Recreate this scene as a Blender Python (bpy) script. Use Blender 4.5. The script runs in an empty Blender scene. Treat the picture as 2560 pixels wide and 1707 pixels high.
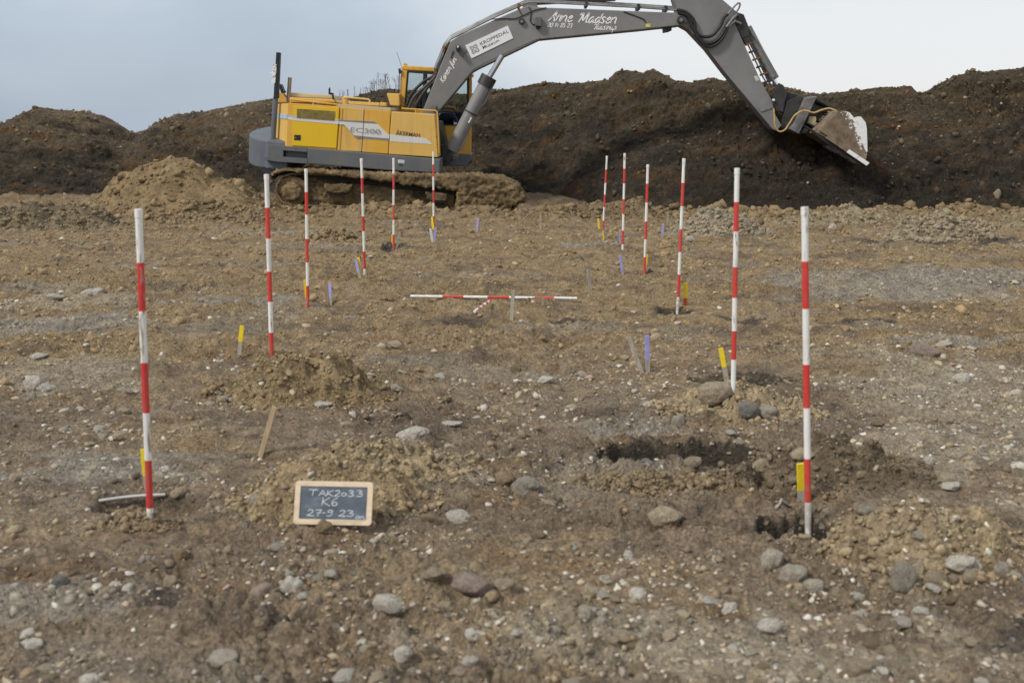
import bpy, bmesh, math, random
import numpy as np
from mathutils import Vector, noise as mnoise

# ------------------------------------------------------------------ camera, sky, sun, exposure
scene = bpy.context.scene
C = scene.collection
IW, IH, F = 2560.0, 1707.0, 2690.0            # photograph size and focal length in its pixels
CAM_H = 1.62
PITCH = math.atan((IH / 2 - 290.6) / F)
cam_d = bpy.data.cameras.new('camera')
cam = bpy.data.objects.new('camera', cam_d)
C.objects.link(cam)
cam.location = (0, 0, CAM_H)
cam.rotation_euler = (math.radians(90) - PITCH, 0, 0)
cam_d.sensor_fit = 'HORIZONTAL'
cam_d.sensor_width = 36.0
cam_d.lens = 36.0 * F / IW
cam_d.clip_start = 0.05
cam_d.clip_end = 2000
cam_d.dof.use_dof = True
cam_d.dof.focus_distance = 13.5
cam_d.dof.aperture_fstop = 3.6
scene.camera = cam

SUN_EL, SUN_AZ = math.radians(44), math.radians(-124)   # azimuth from +Y, clockwise: to the left of the camera, a little behind it
w = bpy.data.worlds.new('World')
scene.world = w
w.use_nodes = True
wn, wl = w.node_tree.nodes, w.node_tree.links
wn.clear()
sky = wn.new('ShaderNodeTexSky')
sky.sky_type = 'NISHITA'
sky.sun_disc = False
sky.sun_elevation = SUN_EL
sky.sun_rotation = SUN_AZ
bg1 = wn.new('ShaderNodeBackground'); bg1.inputs['Strength'].default_value = 0.09
wl.new(sky.outputs[0], bg1.inputs['Color'])
tc = wn.new('ShaderNodeTexCoord')
mp = wn.new('ShaderNodeMapping'); mp.inputs['Scale'].default_value = (1.0, 1.0, 1.9)
mp.inputs['Location'].default_value = (0.35, 0.1, 0.2)
wl.new(tc.outputs['Generated'], mp.inputs['Vector'])
nz = wn.new('ShaderNodeTexNoise'); nz.inputs['Scale'].default_value = 1.7
nz.inputs['Detail'].default_value = 5; nz.inputs['Roughness'].default_value = 0.5
wl.new(mp.outputs[0], nz.inputs['Vector'])
sx = wn.new('ShaderNodeSeparateXYZ'); wl.new(tc.outputs['Generated'], sx.inputs[0])
m1 = wn.new('ShaderNodeMath'); m1.operation = 'MULTIPLY_ADD'      # broad cloud bank thickening to one side
m1.inputs[1].default_value = 0.75
m0 = wn.new('ShaderNodeMath'); m0.operation = 'MULTIPLY_ADD'; m0.inputs[1].default_value = 1.45; m0.inputs[2].default_value = -0.21; wl.new(nz.outputs['Fac'], m0.inputs[0])
wl.new(sx.outputs['X'], m1.inputs[0]); wl.new(m0.outputs[0], m1.inputs[2])
rp = wn.new('ShaderNodeValToRGB')
e = rp.color_ramp.elements
e[0].position, e[0].color = 0.16, (0.36, 0.42, 0.515, 1)
e[1].position, e[1].color = 0.80, (0.765, 0.778, 0.795, 1)
for pos, col in ((0.40, (0.46, 0.53, 0.62, 1)), (0.60, (0.66, 0.71, 0.765, 1))):
    q = e.new(pos); q.color = col
wl.new(m1.outputs[0], rp.inputs['Fac'])
bg2 = wn.new('ShaderNodeBackground'); bg2.inputs['Strength'].default_value = 0.99
wl.new(rp.outputs['Color'], bg2.inputs['Color'])
mx = wn.new('ShaderNodeMixShader'); mx.inputs['Fac'].default_value = 0.88
wl.new(bg1.outputs[0], mx.inputs[1]); wl.new(bg2.outputs[0], mx.inputs[2])
wo = wn.new('ShaderNodeOutputWorld'); wl.new(mx.outputs[0], wo.inputs['Surface'])

sd = bpy.data.lights.new('sun', 'SUN')
sd.energy = 2.5; sd.angle = math.radians(10); sd.color = (1.0, 0.94, 0.84)
sun = bpy.data.objects.new('sun', sd); C.objects.link(sun)
sdir = Vector((math.sin(SUN_AZ) * math.cos(SUN_EL), math.cos(SUN_AZ) * math.cos(SUN_EL), math.sin(SUN_EL)))
sun.rotation_euler = (-sdir).to_track_quat('-Z', 'Y').to_euler()
sun.location = (-6, -8, 12)

vs = scene.view_settings
vs.view_transform = 'Standard'; vs.look = 'None'; vs.gamma = 1.0; vs.exposure = 0.2
vs.use_curve_mapping = False
scene.cycles.max_bounces = 6

# ------------------------------------------------------------------ helpers: picture geometry
CP, SP = math.cos(PITCH), math.sin(PITCH)
def ray(px, py):
    x = (px - IW / 2) / F; y = -(py - IH / 2) / F
    return np.array([x, CP + y * SP, -SP + y * CP])
def at(px, py, Y):
    d = ray(px, py); t = Y / d[1]
    return Vector((t * d[0], Y, CAM_H + t * d[2]))
DS = 2560 / 2352.0
def D2(p): return (p[0] * DS, p[1] * DS)                     # survey sheets of the photograph at several scales
def c1(u, v): return (600 + u / 3.564, 100 + v / 3.564)
def c2(u, v): return (1050 + u / 3.36, v / 3.36)
def c3(u, v): return (1650 + u / 3.563, v / 3.563)
def c4(u, v): return (620 + u / 3.178, 400 + v / 3.178)
def c5(u, v): return (1930 + u / 6.819, 200 + v / 6.819)
def L(f, pts): return [f(*p) for p in pts]

# ------------------------------------------------------------------ helpers: noise
rng = np.random.default_rng(7)
random.seed(7)
_perm = np.arange(512); rng.shuffle(_perm); _perm = np.concatenate([_perm, _perm])
_ga = rng.uniform(0, 2 * np.pi, 512); _gx, _gy = np.cos(_ga), np.sin(_ga)
def perlin(x, y, seed=0):
    x = np.asarray(x, dtype=np.float64) + seed * 17.37; y = np.asarray(y, dtype=np.float64) + seed * 9.71
    xi = np.floor(x).astype(np.int64); yi = np.floor(y).astype(np.int64)
    xf = x - xi; yf = y - yi
    xi &= 511; yi &= 511
    u = xf * xf * xf * (xf * (xf * 6 - 15) + 10); v = yf * yf * yf * (yf * (yf * 6 - 15) + 10)
    def g(ix, iy, dx, dy):
        h = _perm[(_perm[ix & 511] + iy) & 511]
        return _gx[h] * dx + _gy[h] * dy
    a = g(xi, yi, xf, yf); b = g(xi + 1, yi, xf - 1, yf)
    c = g(xi, yi + 1, xf, yf - 1); d = g(xi + 1, yi + 1, xf - 1, yf - 1)
    return ((a + u * (b - a)) * (1 - v) + (c + u * (d - c)) * v) * 1.5
def fbm(x, y, octaves=4, seed=0, gain=0.5):
    s = 0; a = 1.0; f = 1.0
    for i in range(octaves):
        s = s + a * perlin(x * f, y * f, seed + i * 3); a *= gain; f *= 2.03
    return s
def billow(x, y, octaves=3, seed=0, gain=0.5):
    s = 0; a = 1.0; f = 1.0
    for i in range(octaves):
        s = s + a * (np.abs(perlin(x * f, y * f, seed + i * 5)) * 2 - 0.5); a *= gain; f *= 2.1
    return s
def smooth(a, b, t):
    t = np.clip((t - a) / (b - a), 0, 1); return t * t * (3 - 2 * t)

# ------------------------------------------------------------------ helpers: objects
ORG = {}
def org(o): return ORG.get(o.name, Vector((0, 0, 0)))
def link(name, me, mat, parent=None, origin=None):
    """mesh in world coordinates -> object whose own origin is at `origin` (default: its base centre)"""
    n = len(me.vertices)
    co = np.empty(n * 3, dtype=np.float32); me.vertices.foreach_get('co', co); co = co.reshape(-1, 3)
    if origin is None:
        lo, hi = co.min(0), co.max(0)
        origin = Vector(((lo[0] + hi[0]) / 2, (lo[1] + hi[1]) / 2, lo[2]))
    co -= np.array(origin, dtype=np.float32)
    me.vertices.foreach_set('co', co.ravel())
    if mat is not None and len(me.materials) == 0: me.materials.append(mat)
    o = bpy.data.objects.new(name, me); C.objects.link(o)
    ORG[o.name] = Vector(origin)
    if parent is not None:
        o.parent = parent; o.location = Vector(origin) - org(parent)
    else:
        o.location = origin
    return o
def empty(name, loc):
    o = bpy.data.objects.new(name, None); o.empty_display_size = 0.1
    C.objects.link(o); o.location = loc; ORG[o.name] = Vector(loc); return o
def tag(o, label, cat, group=None):
    o['label'] = label; o['category'] = cat
    if group: o['group'] = group
    return o
def kind(o, k): o['kind'] = k; return o
def mesh_from(name, verts, faces, shade=False):
    me = bpy.data.meshes.new(name); me.from_pydata([tuple(v) for v in verts], [], faces); me.update()
    if shade: me.polygons.foreach_set('use_smooth', [True] * len(me.polygons))
    return me
def grid_mesh(name, X, Y, Z, shade=True, col=None, wrap=False):
    """regular grid (rows x cols) built straight from arrays"""
    r, c = X.shape
    me = bpy.data.meshes.new(name)
    idx = np.arange(r * c).reshape(r, c)
    if wrap: idx = np.concatenate([idx, idx[:, :1]], 1)
    q = np.stack([idx[:-1, :-1], idx[:-1, 1:], idx[1:, 1:], idx[1:, :-1]], -1).reshape(-1, 4)
    soup(me, np.stack([X, Y, Z], -1).reshape(-1, 3), q, shade, col)
    return me
def soup(me, co, faces, shade=True, col=None):
    nv, nf, k = len(co), len(faces), faces.shape[1]
    me.vertices.add(nv); me.vertices.foreach_set('co', co.astype(np.float32).ravel())
    me.loops.add(nf * k); me.loops.foreach_set('vertex_index', faces.astype(np.int32).ravel())
    me.polygons.add(nf)
    me.polygons.foreach_set('loop_start', np.arange(0, nf * k, k, dtype=np.int32))
    me.polygons.foreach_set('loop_total', np.full(nf, k, dtype=np.int32))
    if shade: me.polygons.foreach_set('use_smooth', np.ones(nf, dtype=bool))
    me.update(calc_edges=True)
    if col is not None:
        at_ = me.color_attributes.new('soil', 'FLOAT_COLOR', 'POINT')
        c4_ = np.ones((nv, 4), dtype=np.float32); c4_[:, :3] = col
        at_.data.foreach_set('color', c4_.ravel())
def bm_mesh(bm, name='m', shade=False):
    me = bpy.data.meshes.new(name); bmesh.ops.recalc_face_normals(bm, faces=bm.faces)
    bm.to_mesh(me); bm.free()
    if shade: me.polygons.foreach_set('use_smooth', [True] * len(me.polygons))
    return me
def prism_bm(front, back, bevel=0.0):
    bm = bmesh.new()
    a = [bm.verts.new(p) for p in front]; b = [bm.verts.new(p) for p in back]
    n = len(a)
    bm.faces.new(a); bm.faces.new(b[::-1])
    for i in range(n): bm.faces.new((a[i], b[i], b[(i + 1) % n], a[(i + 1) % n]))
    bmesh.ops.recalc_face_normals(bm, faces=bm.faces)
    if bevel > 0:
        bmesh.ops.bevel(bm, geom=list(bm.edges), offset=bevel, segments=2, profile=0.6, affect='EDGES', clamp_overlap=True)
    return bm
def slab(name, pts, Y0, Y1, mat, parent, bevel=0.0):
    """outline given as photograph pixels for its near face at distance Y0, with real depth back to Y1"""
    fr = [at(p[0], p[1], Y0) for p in pts]
    bk = [v + Vector((0, Y1 - Y0, 0)) for v in fr]
    return link(name, bm_mesh(prism_bm(fr, bk, bevel)), mat, parent)
def tube_geo(path, rad, n=8, caps=True):
    P = [Vector(p) for p in path]; m = len(P)
    if not hasattr(rad, '__len__'): rad = [rad] * m
    V, Fc = [], []
    up = Vector((0, 0, 1))
    T0 = (P[1] - P[0]).normalized()
    if abs(T0.dot(up)) > 0.95: up = Vector((0, 1, 0))
    nrm = (up - T0 * up.dot(T0)).normalized()
    for i in range(m):
        T = (P[min(i + 1, m - 1)] - P[max(i - 1, 0)]).normalized()
        nrm = (nrm - T * nrm.dot(T)).normalized(); b = T.cross(nrm)
        for k in range(n):
            a = 2 * math.pi * k / n
            V.append(P[i] + (nrm * math.cos(a) + b * math.sin(a)) * rad[i])
    for i in range(m - 1):
        for k in range(n):
            Fc.append((i * n + k, i * n + (k + 1) % n, (i + 1) * n + (k + 1) % n, (i + 1) * n + k))
    if caps:
        o_ = len(V); V += [v.copy() for v in V[:n]] + [v.copy() for v in V[(m - 1) * n:m * n]]
        Fc.append(tuple(o_ + k for k in range(n - 1, -1, -1))); Fc.append(tuple(o_ + n + k for k in range(n)))
    return V, Fc
def tube(name, path, rad, mat, parent=None, n=8):
    V, Fc = tube_geo(path, rad, n)
    me = mesh_from(name, V, Fc)
    for p in me.polygons: p.use_smooth = len(p.vertices) == 4
    return link(name, me, mat, parent)
def tubes(name, paths, rad, mat, parent=None, n=6):
    V, Fc = [], []
    for i, p in enumerate(paths):
        r = rad[i] if isinstance(rad, list) else rad
        v, f = tube_geo(p, r, n); o = len(V); V += v; Fc += [tuple(k + o for k in q) for q in f]
    return link(name, mesh_from(name, V, Fc, True), mat, parent)
def catmull(pts, k=6, closed=False):
    P = [np.array(p, dtype=float) for p in pts]
    if len(P) < 3: return P
    Q = ([P[-1]] + P + [P[0], P[1]]) if closed else ([2 * P[0] - P[1]] + P + [2 * P[-1] - P[-2]])
    out = []
    for i in range(1, len(Q) - 2):
        a, b, c, d = Q[i - 1], Q[i], Q[i + 1], Q[i + 2]
        for j in range(k):
            t = j / k
            out.append(0.5 * ((2 * b) + (-a + c) * t + (2 * a - 5 * b + 4 * c - d) * t * t + (-a + 3 * b - 3 * c + d) * t ** 3))
    out.append(Q[-2]); return out
def hose(name, pts, Y, rad, mat, parent, n=7, k=5):
    Ys = Y if hasattr(Y, '__len__') else [Y] * len(pts)
    return tube(name, [Vector(p) for p in catmull([at(p[0], p[1], y) for p, y in zip(pts, Ys)], k)], rad, mat, parent, n)

# ------------------------------------------------------------------ helpers: materials
def mat_new(name):
    m = bpy.data.materials.new(name); m.use_nodes = True
    nt = m.node_tree; return m, nt.nodes, nt.links, nt.nodes['Principled BSDF']
def nd(nodes, typ, **kw):
    n = nodes.new(typ)
    for k, v in kw.items():
        if k in n.inputs: n.inputs[k].default_value = v
        else: setattr(n, k, v)
    return n
def tex_noise(nodes, links, scale, detail=4, rough=0.55, coord='Object', vec=None):
    if vec is None:
        t = nodes.new('ShaderNodeTexCoord'); vec = t.outputs[coord]
    n = nodes.new('ShaderNodeTexNoise')
    n.inputs['Scale'].default_value = scale; n.inputs['Detail'].default_value = detail; n.inputs['Roughness'].default_value = rough
    links.new(vec, n.inputs['Vector']); return n
def ramp(nodes, links, src, stops):
    r = nodes.new('ShaderNodeValToRGB'); el = r.color_ramp.elements
    while len(el) < len(stops): el.new(0.5)
    for x, (p, c) in zip(el, stops):
        x.position = p; x.color = (c[0], c[1], c[2], 1) if hasattr(c, '__len__') else (c, c, c, 1)
    links.new(src, r.inputs['Fac']); return r
def mixc(nodes, links, fac, a, b, blend='MIX'):
    m = nodes.new('ShaderNodeMix'); m.data_type = 'RGBA'; m.blend_type = blend
    for k, v in ((0, fac), (6, a), (7, b)):
        if hasattr(v, 'links') or isinstance(v, bpy.types.NodeSocket): links.new(v, m.inputs[k])
        else: m.inputs[k].default_value = v if k == 0 else (v[0], v[1], v[2], 1)
    return m.outputs[2]
def bump(nodes, links, bsdf, src, dist, strength=1.0):
    b = nodes.new('ShaderNodeBump'); b.inputs['Distance'].default_value = dist; b.inputs['Strength'].default_value = strength
    links.new(src, b.inputs['Height']); links.new(b.outputs[0], bsdf.inputs['Normal']); return b

def geo_pos(nodes):
    return nodes.new('ShaderNodeNewGeometry').outputs['Position']

def soil_mat(name, speck=1.0, fine=0.55, bumpd=0.02):
    m, n, l, b = mat_new(name)
    pos = geo_pos(n)
    vc = n.new('ShaderNodeVertexColor'); vc.layer_name = 'soil'
    n1 = tex_noise(n, l, 9, 6, 0.68, vec=pos); n2 = tex_noise(n, l, 55, 4, 0.65, vec=pos)
    r1 = ramp(n, l, n1.outputs['Fac'], [(0.3, (0.52, 0.48, 0.43)), (0.5, (1, 1, 1)), (0.72, (1.5, 1.48, 1.42))])
    c = mixc(n, l, 1.0, vc.outputs['Color'], r1.outputs['Color'], 'MULTIPLY')
    r2 = ramp(n, l, n2.outputs['Fac'], [(0.3, (0.45, 0.42, 0.38)), (0.5, (1, 1, 1)), (0.74, (1.75, 1.72, 1.65))])
    c = mixc(n, l, fine, c, mixc(n, l, 1.0, c, r2.outputs['Color'], 'MULTIPLY'))
    # grit: pale and dark grains smaller than a pebble
    v = n.new('ShaderNodeTexVoronoi'); v.inputs['Scale'].default_value = 62; v.feature = 'F1'; l.new(pos, v.inputs['Vector'])
    sp = n.new('ShaderNodeSeparateColor'); l.new(v.outputs['Color'], sp.inputs[0])
    size = ramp(n, l, v.outputs['Distance'], [(0.22, 1), (0.34, 0)])
    pick = ramp(n, l, sp.outputs[0], [(0.80, 0), (0.82, 1)])
    den = ramp(n, l, tex_noise(n, l, 1.3, 3, 0.6, vec=pos).outputs['Fac'], [(0.38, 0), (0.6, 1)])
    f1 = n.new('ShaderNodeMath'); f1.operation = 'MULTIPLY'; l.new(size.outputs[0], f1.inputs[0]); l.new(pick.outputs[0], f1.inputs[1])
    f2 = n.new('ShaderNodeMath'); f2.operation = 'MULTIPLY'; l.new(f1.outputs[0], f2.inputs[0]); l.new(den.outputs[0], f2.inputs[1])
    f3 = n.new('ShaderNodeMath'); f3.operation = 'MULTIPLY'; l.new(f2.outputs[0], f3.inputs[0]); f3.inputs[1].default_value = speck
    gr = ramp(n, l, sp.outputs[1], [(0.0, (0.30, 0.24, 0.16)), (0.35, (0.44, 0.40, 0.33)), (0.7, (0.60, 0.58, 0.53)), (0.95, (0.16, 0.16, 0.17))])
    c = mixc(n, l, f3.outputs[0], c, gr.outputs['Color'])
    v2 = n.new('ShaderNodeTexVoronoi'); v2.inputs['Scale'].default_value = 27; v2.inputs['Randomness'].default_value = 1.0
    wob = n.new('ShaderNodeVectorMath'); wob.operation = 'MULTIPLY_ADD'; l.new(n2.outputs['Color'], wob.inputs[0]); wob.inputs[1].default_value = (0.018, 0.018, 0.018); l.new(pos, wob.inputs[2])
    l.new(wob.outputs[0], v2.inputs['Vector'])
    s2 = n.new('ShaderNodeSeparateColor'); l.new(v2.outputs['Color'], s2.inputs[0])
    sub = n.new('ShaderNodeMath'); sub.operation = 'MULTIPLY_ADD'; l.new(s2.outputs[2], sub.inputs[0]); sub.inputs[1].default_value = 0.30; l.new(v2.outputs['Distance'], sub.inputs[2])
    z2 = ramp(n, l, sub.outputs[0], [(0.38, 1), (0.50, 0)])
    p2 = ramp(n, l, s2.outputs[0], [(0.52, 0), (0.54, 1)])
    g1 = n.new('ShaderNodeMath'); g1.operation = 'MULTIPLY'; l.new(z2.outputs[0], g1.inputs[0]); l.new(p2.outputs[0], g1.inputs[1])
    g2 = n.new('ShaderNodeMath'); g2.operation = 'MULTIPLY'; l.new(g1.outputs[0], g2.inputs[0]); g2.inputs[1].default_value = min(1, speck * 0.8)
    k2 = ramp(n, l, s2.outputs[1], [(0.0, (0.20, 0.15, 0.095)), (0.4, (0.31, 0.245, 0.16)), (0.75, (0.42, 0.37, 0.29)), (1.0, (0.25, 0.24, 0.22))])
    c = mixc(n, l, g2.outputs[0], c, k2.outputs['Color'])
    l.new(c, b.inputs['Base Color'])
    rr = ramp(n, l, n1.outputs['Fac'], [(0.3, 0.72), (0.7, 0.95)]); l.new(rr.outputs[0], b.inputs['Roughness'])
    b.inputs['Specular IOR Level'].default_value = 0.28
    ad = n.new('ShaderNodeMath'); ad.operation = 'ADD'; l.new(n2.outputs['Fac'], ad.inputs[0])
    mm = n.new('ShaderNodeMath'); mm.operation = 'MULTIPLY_ADD'; l.new(n1.outputs['Fac'], mm.inputs[0]); mm.inputs[1].default_value = 1.6; jn = n.new('ShaderNodeMath'); jn.operation = 'ADD'; l.new(f3.outputs[0], jn.inputs[0]); l.new(g2.outputs[0], jn.inputs[1]); l.new(jn.outputs[0], mm.inputs[2])
    l.new(mm.outputs[0], ad.inputs[1])
    bump(n, l, b, ad.outputs[0], bumpd)
    return m
def paint(name, col, dirt=(0.16, 0.12, 0.075), amount=0.3, rough=0.42, scale=3.0, spec=0.5, fade=None):
    m, n, l, b = mat_new(name)
    pos = geo_pos(n)
    n1 = tex_noise(n, l, scale, 6, 0.65, vec=pos); n2 = tex_noise(n, l, scale * 9, 3, 0.6, vec=pos)
    mpp = n.new('ShaderNodeMapping'); mpp.inputs['Scale'].default_value = (9, 9, 0.7); l.new(pos, mpp.inputs[0])
    n3 = tex_noise(n, l, 1.6, 4, 0.6, vec=mpp.outputs[0])
    fd = fade or tuple(min(1, c * 0.78 + 0.10) for c in col)
    r0 = ramp(n, l, n1.outputs['Fac'], [(0.35, 0), (0.7, 1)])
    c = mixc(n, l, r0.outputs[0], col, fd)
    rd = ramp(n, l, n3.outputs['Fac'], [(0.52, 0), (0.78, amount)])
    c = mixc(n, l, rd.outputs[0], c, dirt)
    r2 = ramp(n, l, n2.outputs['Fac'], [(0.60, 0), (0.78, amount * 0.8)])
    c = mixc(n, l, r2.outputs[0], c, dirt)
    l.new(c, b.inputs['Base Color'])
    rr = ramp(n, l, n1.outputs['Fac'], [(0.3, rough - 0.08), (0.7, rough + 0.2)]); l.new(rr.outputs[0], b.inputs['Roughness'])
    b.inputs['Specular IOR Level'].default_value = spec
    bump(n, l, b, n1.outputs['Fac'], 0.004, 0.5)
    return m
def plain(name, col, rough=0.6, metal=0.0, var=0.25, scale=12, bumpd=0.002, spec=0.4):
    m, n, l, b = mat_new(name)
    n1 = tex_noise(n, l, scale, 5, 0.6, vec=geo_pos(n))
    r = ramp(n, l, n1.outputs['Fac'], [(0.3, tuple(c * (1 - var) for c in col)), (0.7, tuple(min(1, c * (1 + var)) for c in col))])
    l.new(r.outputs[0], b.inputs['Base Color'])
    b.inputs['Roughness'].default_value = rough; b.inputs['Metallic'].default_value = metal
    b.inputs['Specular IOR Level'].default_value = spec
    bump(n, l, b, n1.outputs['Fac'], bumpd, 0.6)
    return m
def stone_mat(name, cols, rough=0.6):
    m, n, l, b = mat_new(name)
    t = n.new('ShaderNodeTexCoord'); oi = n.new('ShaderNodeObjectInfo')
    ofs = n.new('ShaderNodeVectorMath'); ofs.operation = 'MULTIPLY_ADD'
    cb = n.new('ShaderNodeCombineXYZ')
    for i in range(3): l.new(oi.outputs['Random'], cb.inputs[i])
    l.new(cb.outputs[0], ofs.inputs[0]); ofs.inputs[1].default_value = (37, 61, 17); l.new(t.outputs['Object'], ofs.inputs[2])
    n1 = tex_noise(n, l, 2.1, 6, 0.7, vec=ofs.outputs[0]); n2 = tex_noise(n, l, 9, 4, 0.6, vec=ofs.outputs[0])
    r = ramp(n, l, n1.outputs['Fac'], [(0.28, cols[0]), (0.5, cols[1]), (0.72, cols[2])])
    # soil clinging low down and in blotches
    r2 = ramp(n, l, n2.outputs['Fac'], [(0.48, 0.0), (0.64, 0.8)])
    c = mixc(n, l, r2.outputs[0], r.outputs['Color'], (0.20, 0.15, 0.095))
    hv = n.new('ShaderNodeHueSaturation'); l.new(c, hv.inputs['Color'])
    mr = n.new('ShaderNodeMapRange'); l.new(oi.outputs['Random'], mr.inputs[0]); mr.inputs[3].default_value = 0.72; mr.inputs[4].default_value = 1.12
    l.new(mr.outputs[0], hv.inputs['Value'])
    l.new(hv.outputs[0], b.inputs['Base Color']); b.inputs['Roughness'].default_value = rough
    b.inputs['Specular IOR Level'].default_value = 0.35
    bump(n, l, b, n2.outputs['Fac'], 0.08, 0.6)
    return m
def vcol_mat(name, rough=0.8, scale=90, amp=0.35, bumpd=0.004):
    m, n, l, b = mat_new(name)
    vc = n.new('ShaderNodeVertexColor'); vc.layer_name = 'soil'
    n1 = tex_noise(n, l, scale, 4, 0.6, vec=geo_pos(n))
    r = ramp(n, l, n1.outputs['Fac'], [(0.3, (1 - amp,) * 3), (0.7, (1 + amp,) * 3)])
    l.new(mixc(n, l, 1.0, vc.outputs['Color'], r.outputs['Color'], 'MULTIPLY'), b.inputs['Base Color'])
    b.inputs['Roughness'].default_value = rough; b.inputs['Specular IOR Level'].default_value = 0.25
    bump(n, l, b, n1.outputs['Fac'], bumpd, 0.8)
    return m
def wood_mat(name, col, dark, along=(60, 60, 4)):
    m, n, l, b = mat_new(name)
    t = n.new('ShaderNodeTexCoord'); mpp = n.new('ShaderNodeMapping'); mpp.inputs['Scale'].default_value = along
    l.new(t.outputs['Object'], mpp.inputs[0])
    n1 = tex_noise(n, l, 1.2, 5, 0.6, vec=mpp.outputs[0])
    r = ramp(n, l, n1.outputs['Fac'], [(0.3, dark), (0.55, col), (0.75, tuple(min(1, c * 1.2) for c in col))])
    n2 = tex_noise(n, l, 14, 4, 0.6)
    r2 = ramp(n, l, n2.outputs['Fac'], [(0.5, 0), (0.75, 0.45)])
    l.new(mixc(n, l, r2.outputs[0], r.outputs['Color'], (0.19, 0.145, 0.09)), b.inputs['Base Color'])
    b.inputs['Roughness'].default_value = 0.75; bump(n, l, b, n1.outputs['Fac'], 0.002, 0.6)
    return m
def band_mat(name, col, wear, mud=0.45):
    """pole paint, worn through to grey wood and soiled"""
    m, n, l, b = mat_new(name)
    pos = geo_pos(n)
    mpp = n.new('ShaderNodeMapping'); mpp.inputs['Scale'].default_value = (34, 34, 5); l.new(pos, mpp.inputs[0])
    n1 = tex_noise(n, l, 1.0, 5, 0.65, vec=mpp.outputs[0])
    n2 = tex_noise(n, l, 30, 4, 0.6, vec=pos)
    c = mixc(n, l, ramp(n, l, n2.outputs['Fac'], [(0.45, 0), (0.75, 0.5)]).outputs[0], col, tuple(0.75 * k + 0.06 for k in col))
    c = mixc(n, l, ramp(n, l, n1.outputs['Fac'], [(0.66 - wear, 0), (0.69 - wear, 1)]).outputs[0], c, (0.36, 0.31, 0.25))
    c = mixc(n, l, ramp(n, l, n1.outputs['Fac'], [(0.35, 0.28), (0.5, 0.0)]).outputs[0], c, (0.26, 0.21, 0.15))
    sz_ = n.new('ShaderNodeSeparateXYZ'); l.new(pos, sz_.inputs[0])                       # splashed mud on the lower end
    mz = n.new('ShaderNodeMapRange'); l.new(sz_.outputs['Z'], mz.inputs[0]); mz.inputs[1].default_value = 0.0; mz.inputs[2].default_value = 0.22; mz.inputs[3].default_value = 0.20; mz.inputs[4].default_value = -0.14
    am = n.new('ShaderNodeMath'); am.operation = 'ADD'; l.new(mz.outputs[0], am.inputs[0]); l.new(n2.outputs['Fac'], am.inputs[1])
    c = mixc(n, l, ramp(n, l, am.outputs[0], [(0.56, 0), (0.74, mud)]).outputs[0], c, (0.24, 0.18, 0.115))
    l.new(c, b.inputs['Base Color']); b.inputs['Roughness'].default_value = 0.42
    bump(n, l, b, n1.outputs['Fac'], 0.0015, 0.6)
    return m

M = {}
M['ground'] = soil_mat('trodden soil', 0.95, 0.8, 0.032)
M['heap'] = soil_mat('dug clay', 0.35, 0.6, 0.02)
M['bank'] = soil_mat('stripped topsoil', 0.22, 0.9, 0.075)
M['clod'] = vcol_mat('soil clods', 0.92, 70, 0.4)
M['gravel'] = vcol_mat('gravel', 0.6, 160, 0.25, 0.002)
M['mud'] = soil_mat('clinging mud', 0.12, 0.6, 0.03)
M['yellow'] = paint('machine yellow', (0.66, 0.355, 0.040), (0.30, 0.19, 0.08), 0.46, 0.45, 2.2, 0.4, fade=(0.66, 0.39, 0.085))
M['yellow_faded'] = paint('faded machine yellow', (0.66, 0.40, 0.085), (0.36, 0.25, 0.11), 0.46, 0.5, 2.0, 0.35, fade=(0.67, 0.435, 0.14))
M['yellow_new'] = paint('repainted yellow', (0.72, 0.455, 0.008), (0.35, 0.25, 0.08), 0.14, 0.32, 2.0, 0.5, fade=(0.71, 0.47, 0.02))
M['yellow_dust'] = paint('dusty yellow hood', (0.52, 0.43, 0.28), (0.42, 0.36, 0.26), 0.4, 0.7, 2.6, 0.25, fade=(0.50, 0.40, 0.24))
M['grey'] = paint('machine grey', (0.105, 0.112, 0.122), (0.20, 0.17, 0.125), 0.45, 0.45, 2.0, 0.4, fade=(0.135, 0.14, 0.145))
M['grey_blue'] = paint('counterweight grey', (0.10, 0.112, 0.135), (0.17, 0.15, 0.115), 0.32, 0.42, 2.2, 0.45, fade=(0.135, 0.148, 0.175))
M['boom'] = paint('boom grey', (0.165, 0.166, 0.167), (0.22, 0.195, 0.15), 0.5, 0.45, 1.1, 0.42, fade=(0.235, 0.236, 0.235))
M['black'] = plain('black rubber', (0.018, 0.019, 0.022), 0.55)
M['dark'] = plain('black parts and shade', (0.012, 0.012, 0.012), 0.8)  # near black for dark parts and for shade painted into openings
M['dark_steel'] = plain('oily steel', (0.05, 0.048, 0.045), 0.5, 0.3, 0.4, 8)
M['dull_steel'] = plain('dull steel', (0.20, 0.195, 0.19), 0.5, 0.4, 0.35, 7)
M['chrome'] = plain('chromed rod', (0.72, 0.74, 0.78), 0.12, 1.0, 0.05)
M['pipe'] = plain('steel pipe', (0.24, 0.235, 0.225), 0.45, 0.3, 0.4, 5)
M['rust'] = plain('rusty bracket', (0.18, 0.085, 0.04), 0.85, 0.0, 0.4, 14)
M['exhaust'] = plain('exhaust pipe', (0.28, 0.235, 0.19), 0.5, 0.5, 0.35, 6)
M['white'] = paint('white sheet', (0.80, 0.81, 0.82), (0.42, 0.38, 0.31), 0.10, 0.4, 3, 0.4)
M['stripe_white'] = paint('pale grey stripe', (0.64, 0.64, 0.62), (0.45, 0.38, 0.26), 0.25, 0.45, 3, 0.4)
M['stripe_grey'] = paint('slate stripe', (0.17, 0.175, 0.20), (0.3, 0.25, 0.16), 0.25, 0.45, 3, 0.4)
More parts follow.
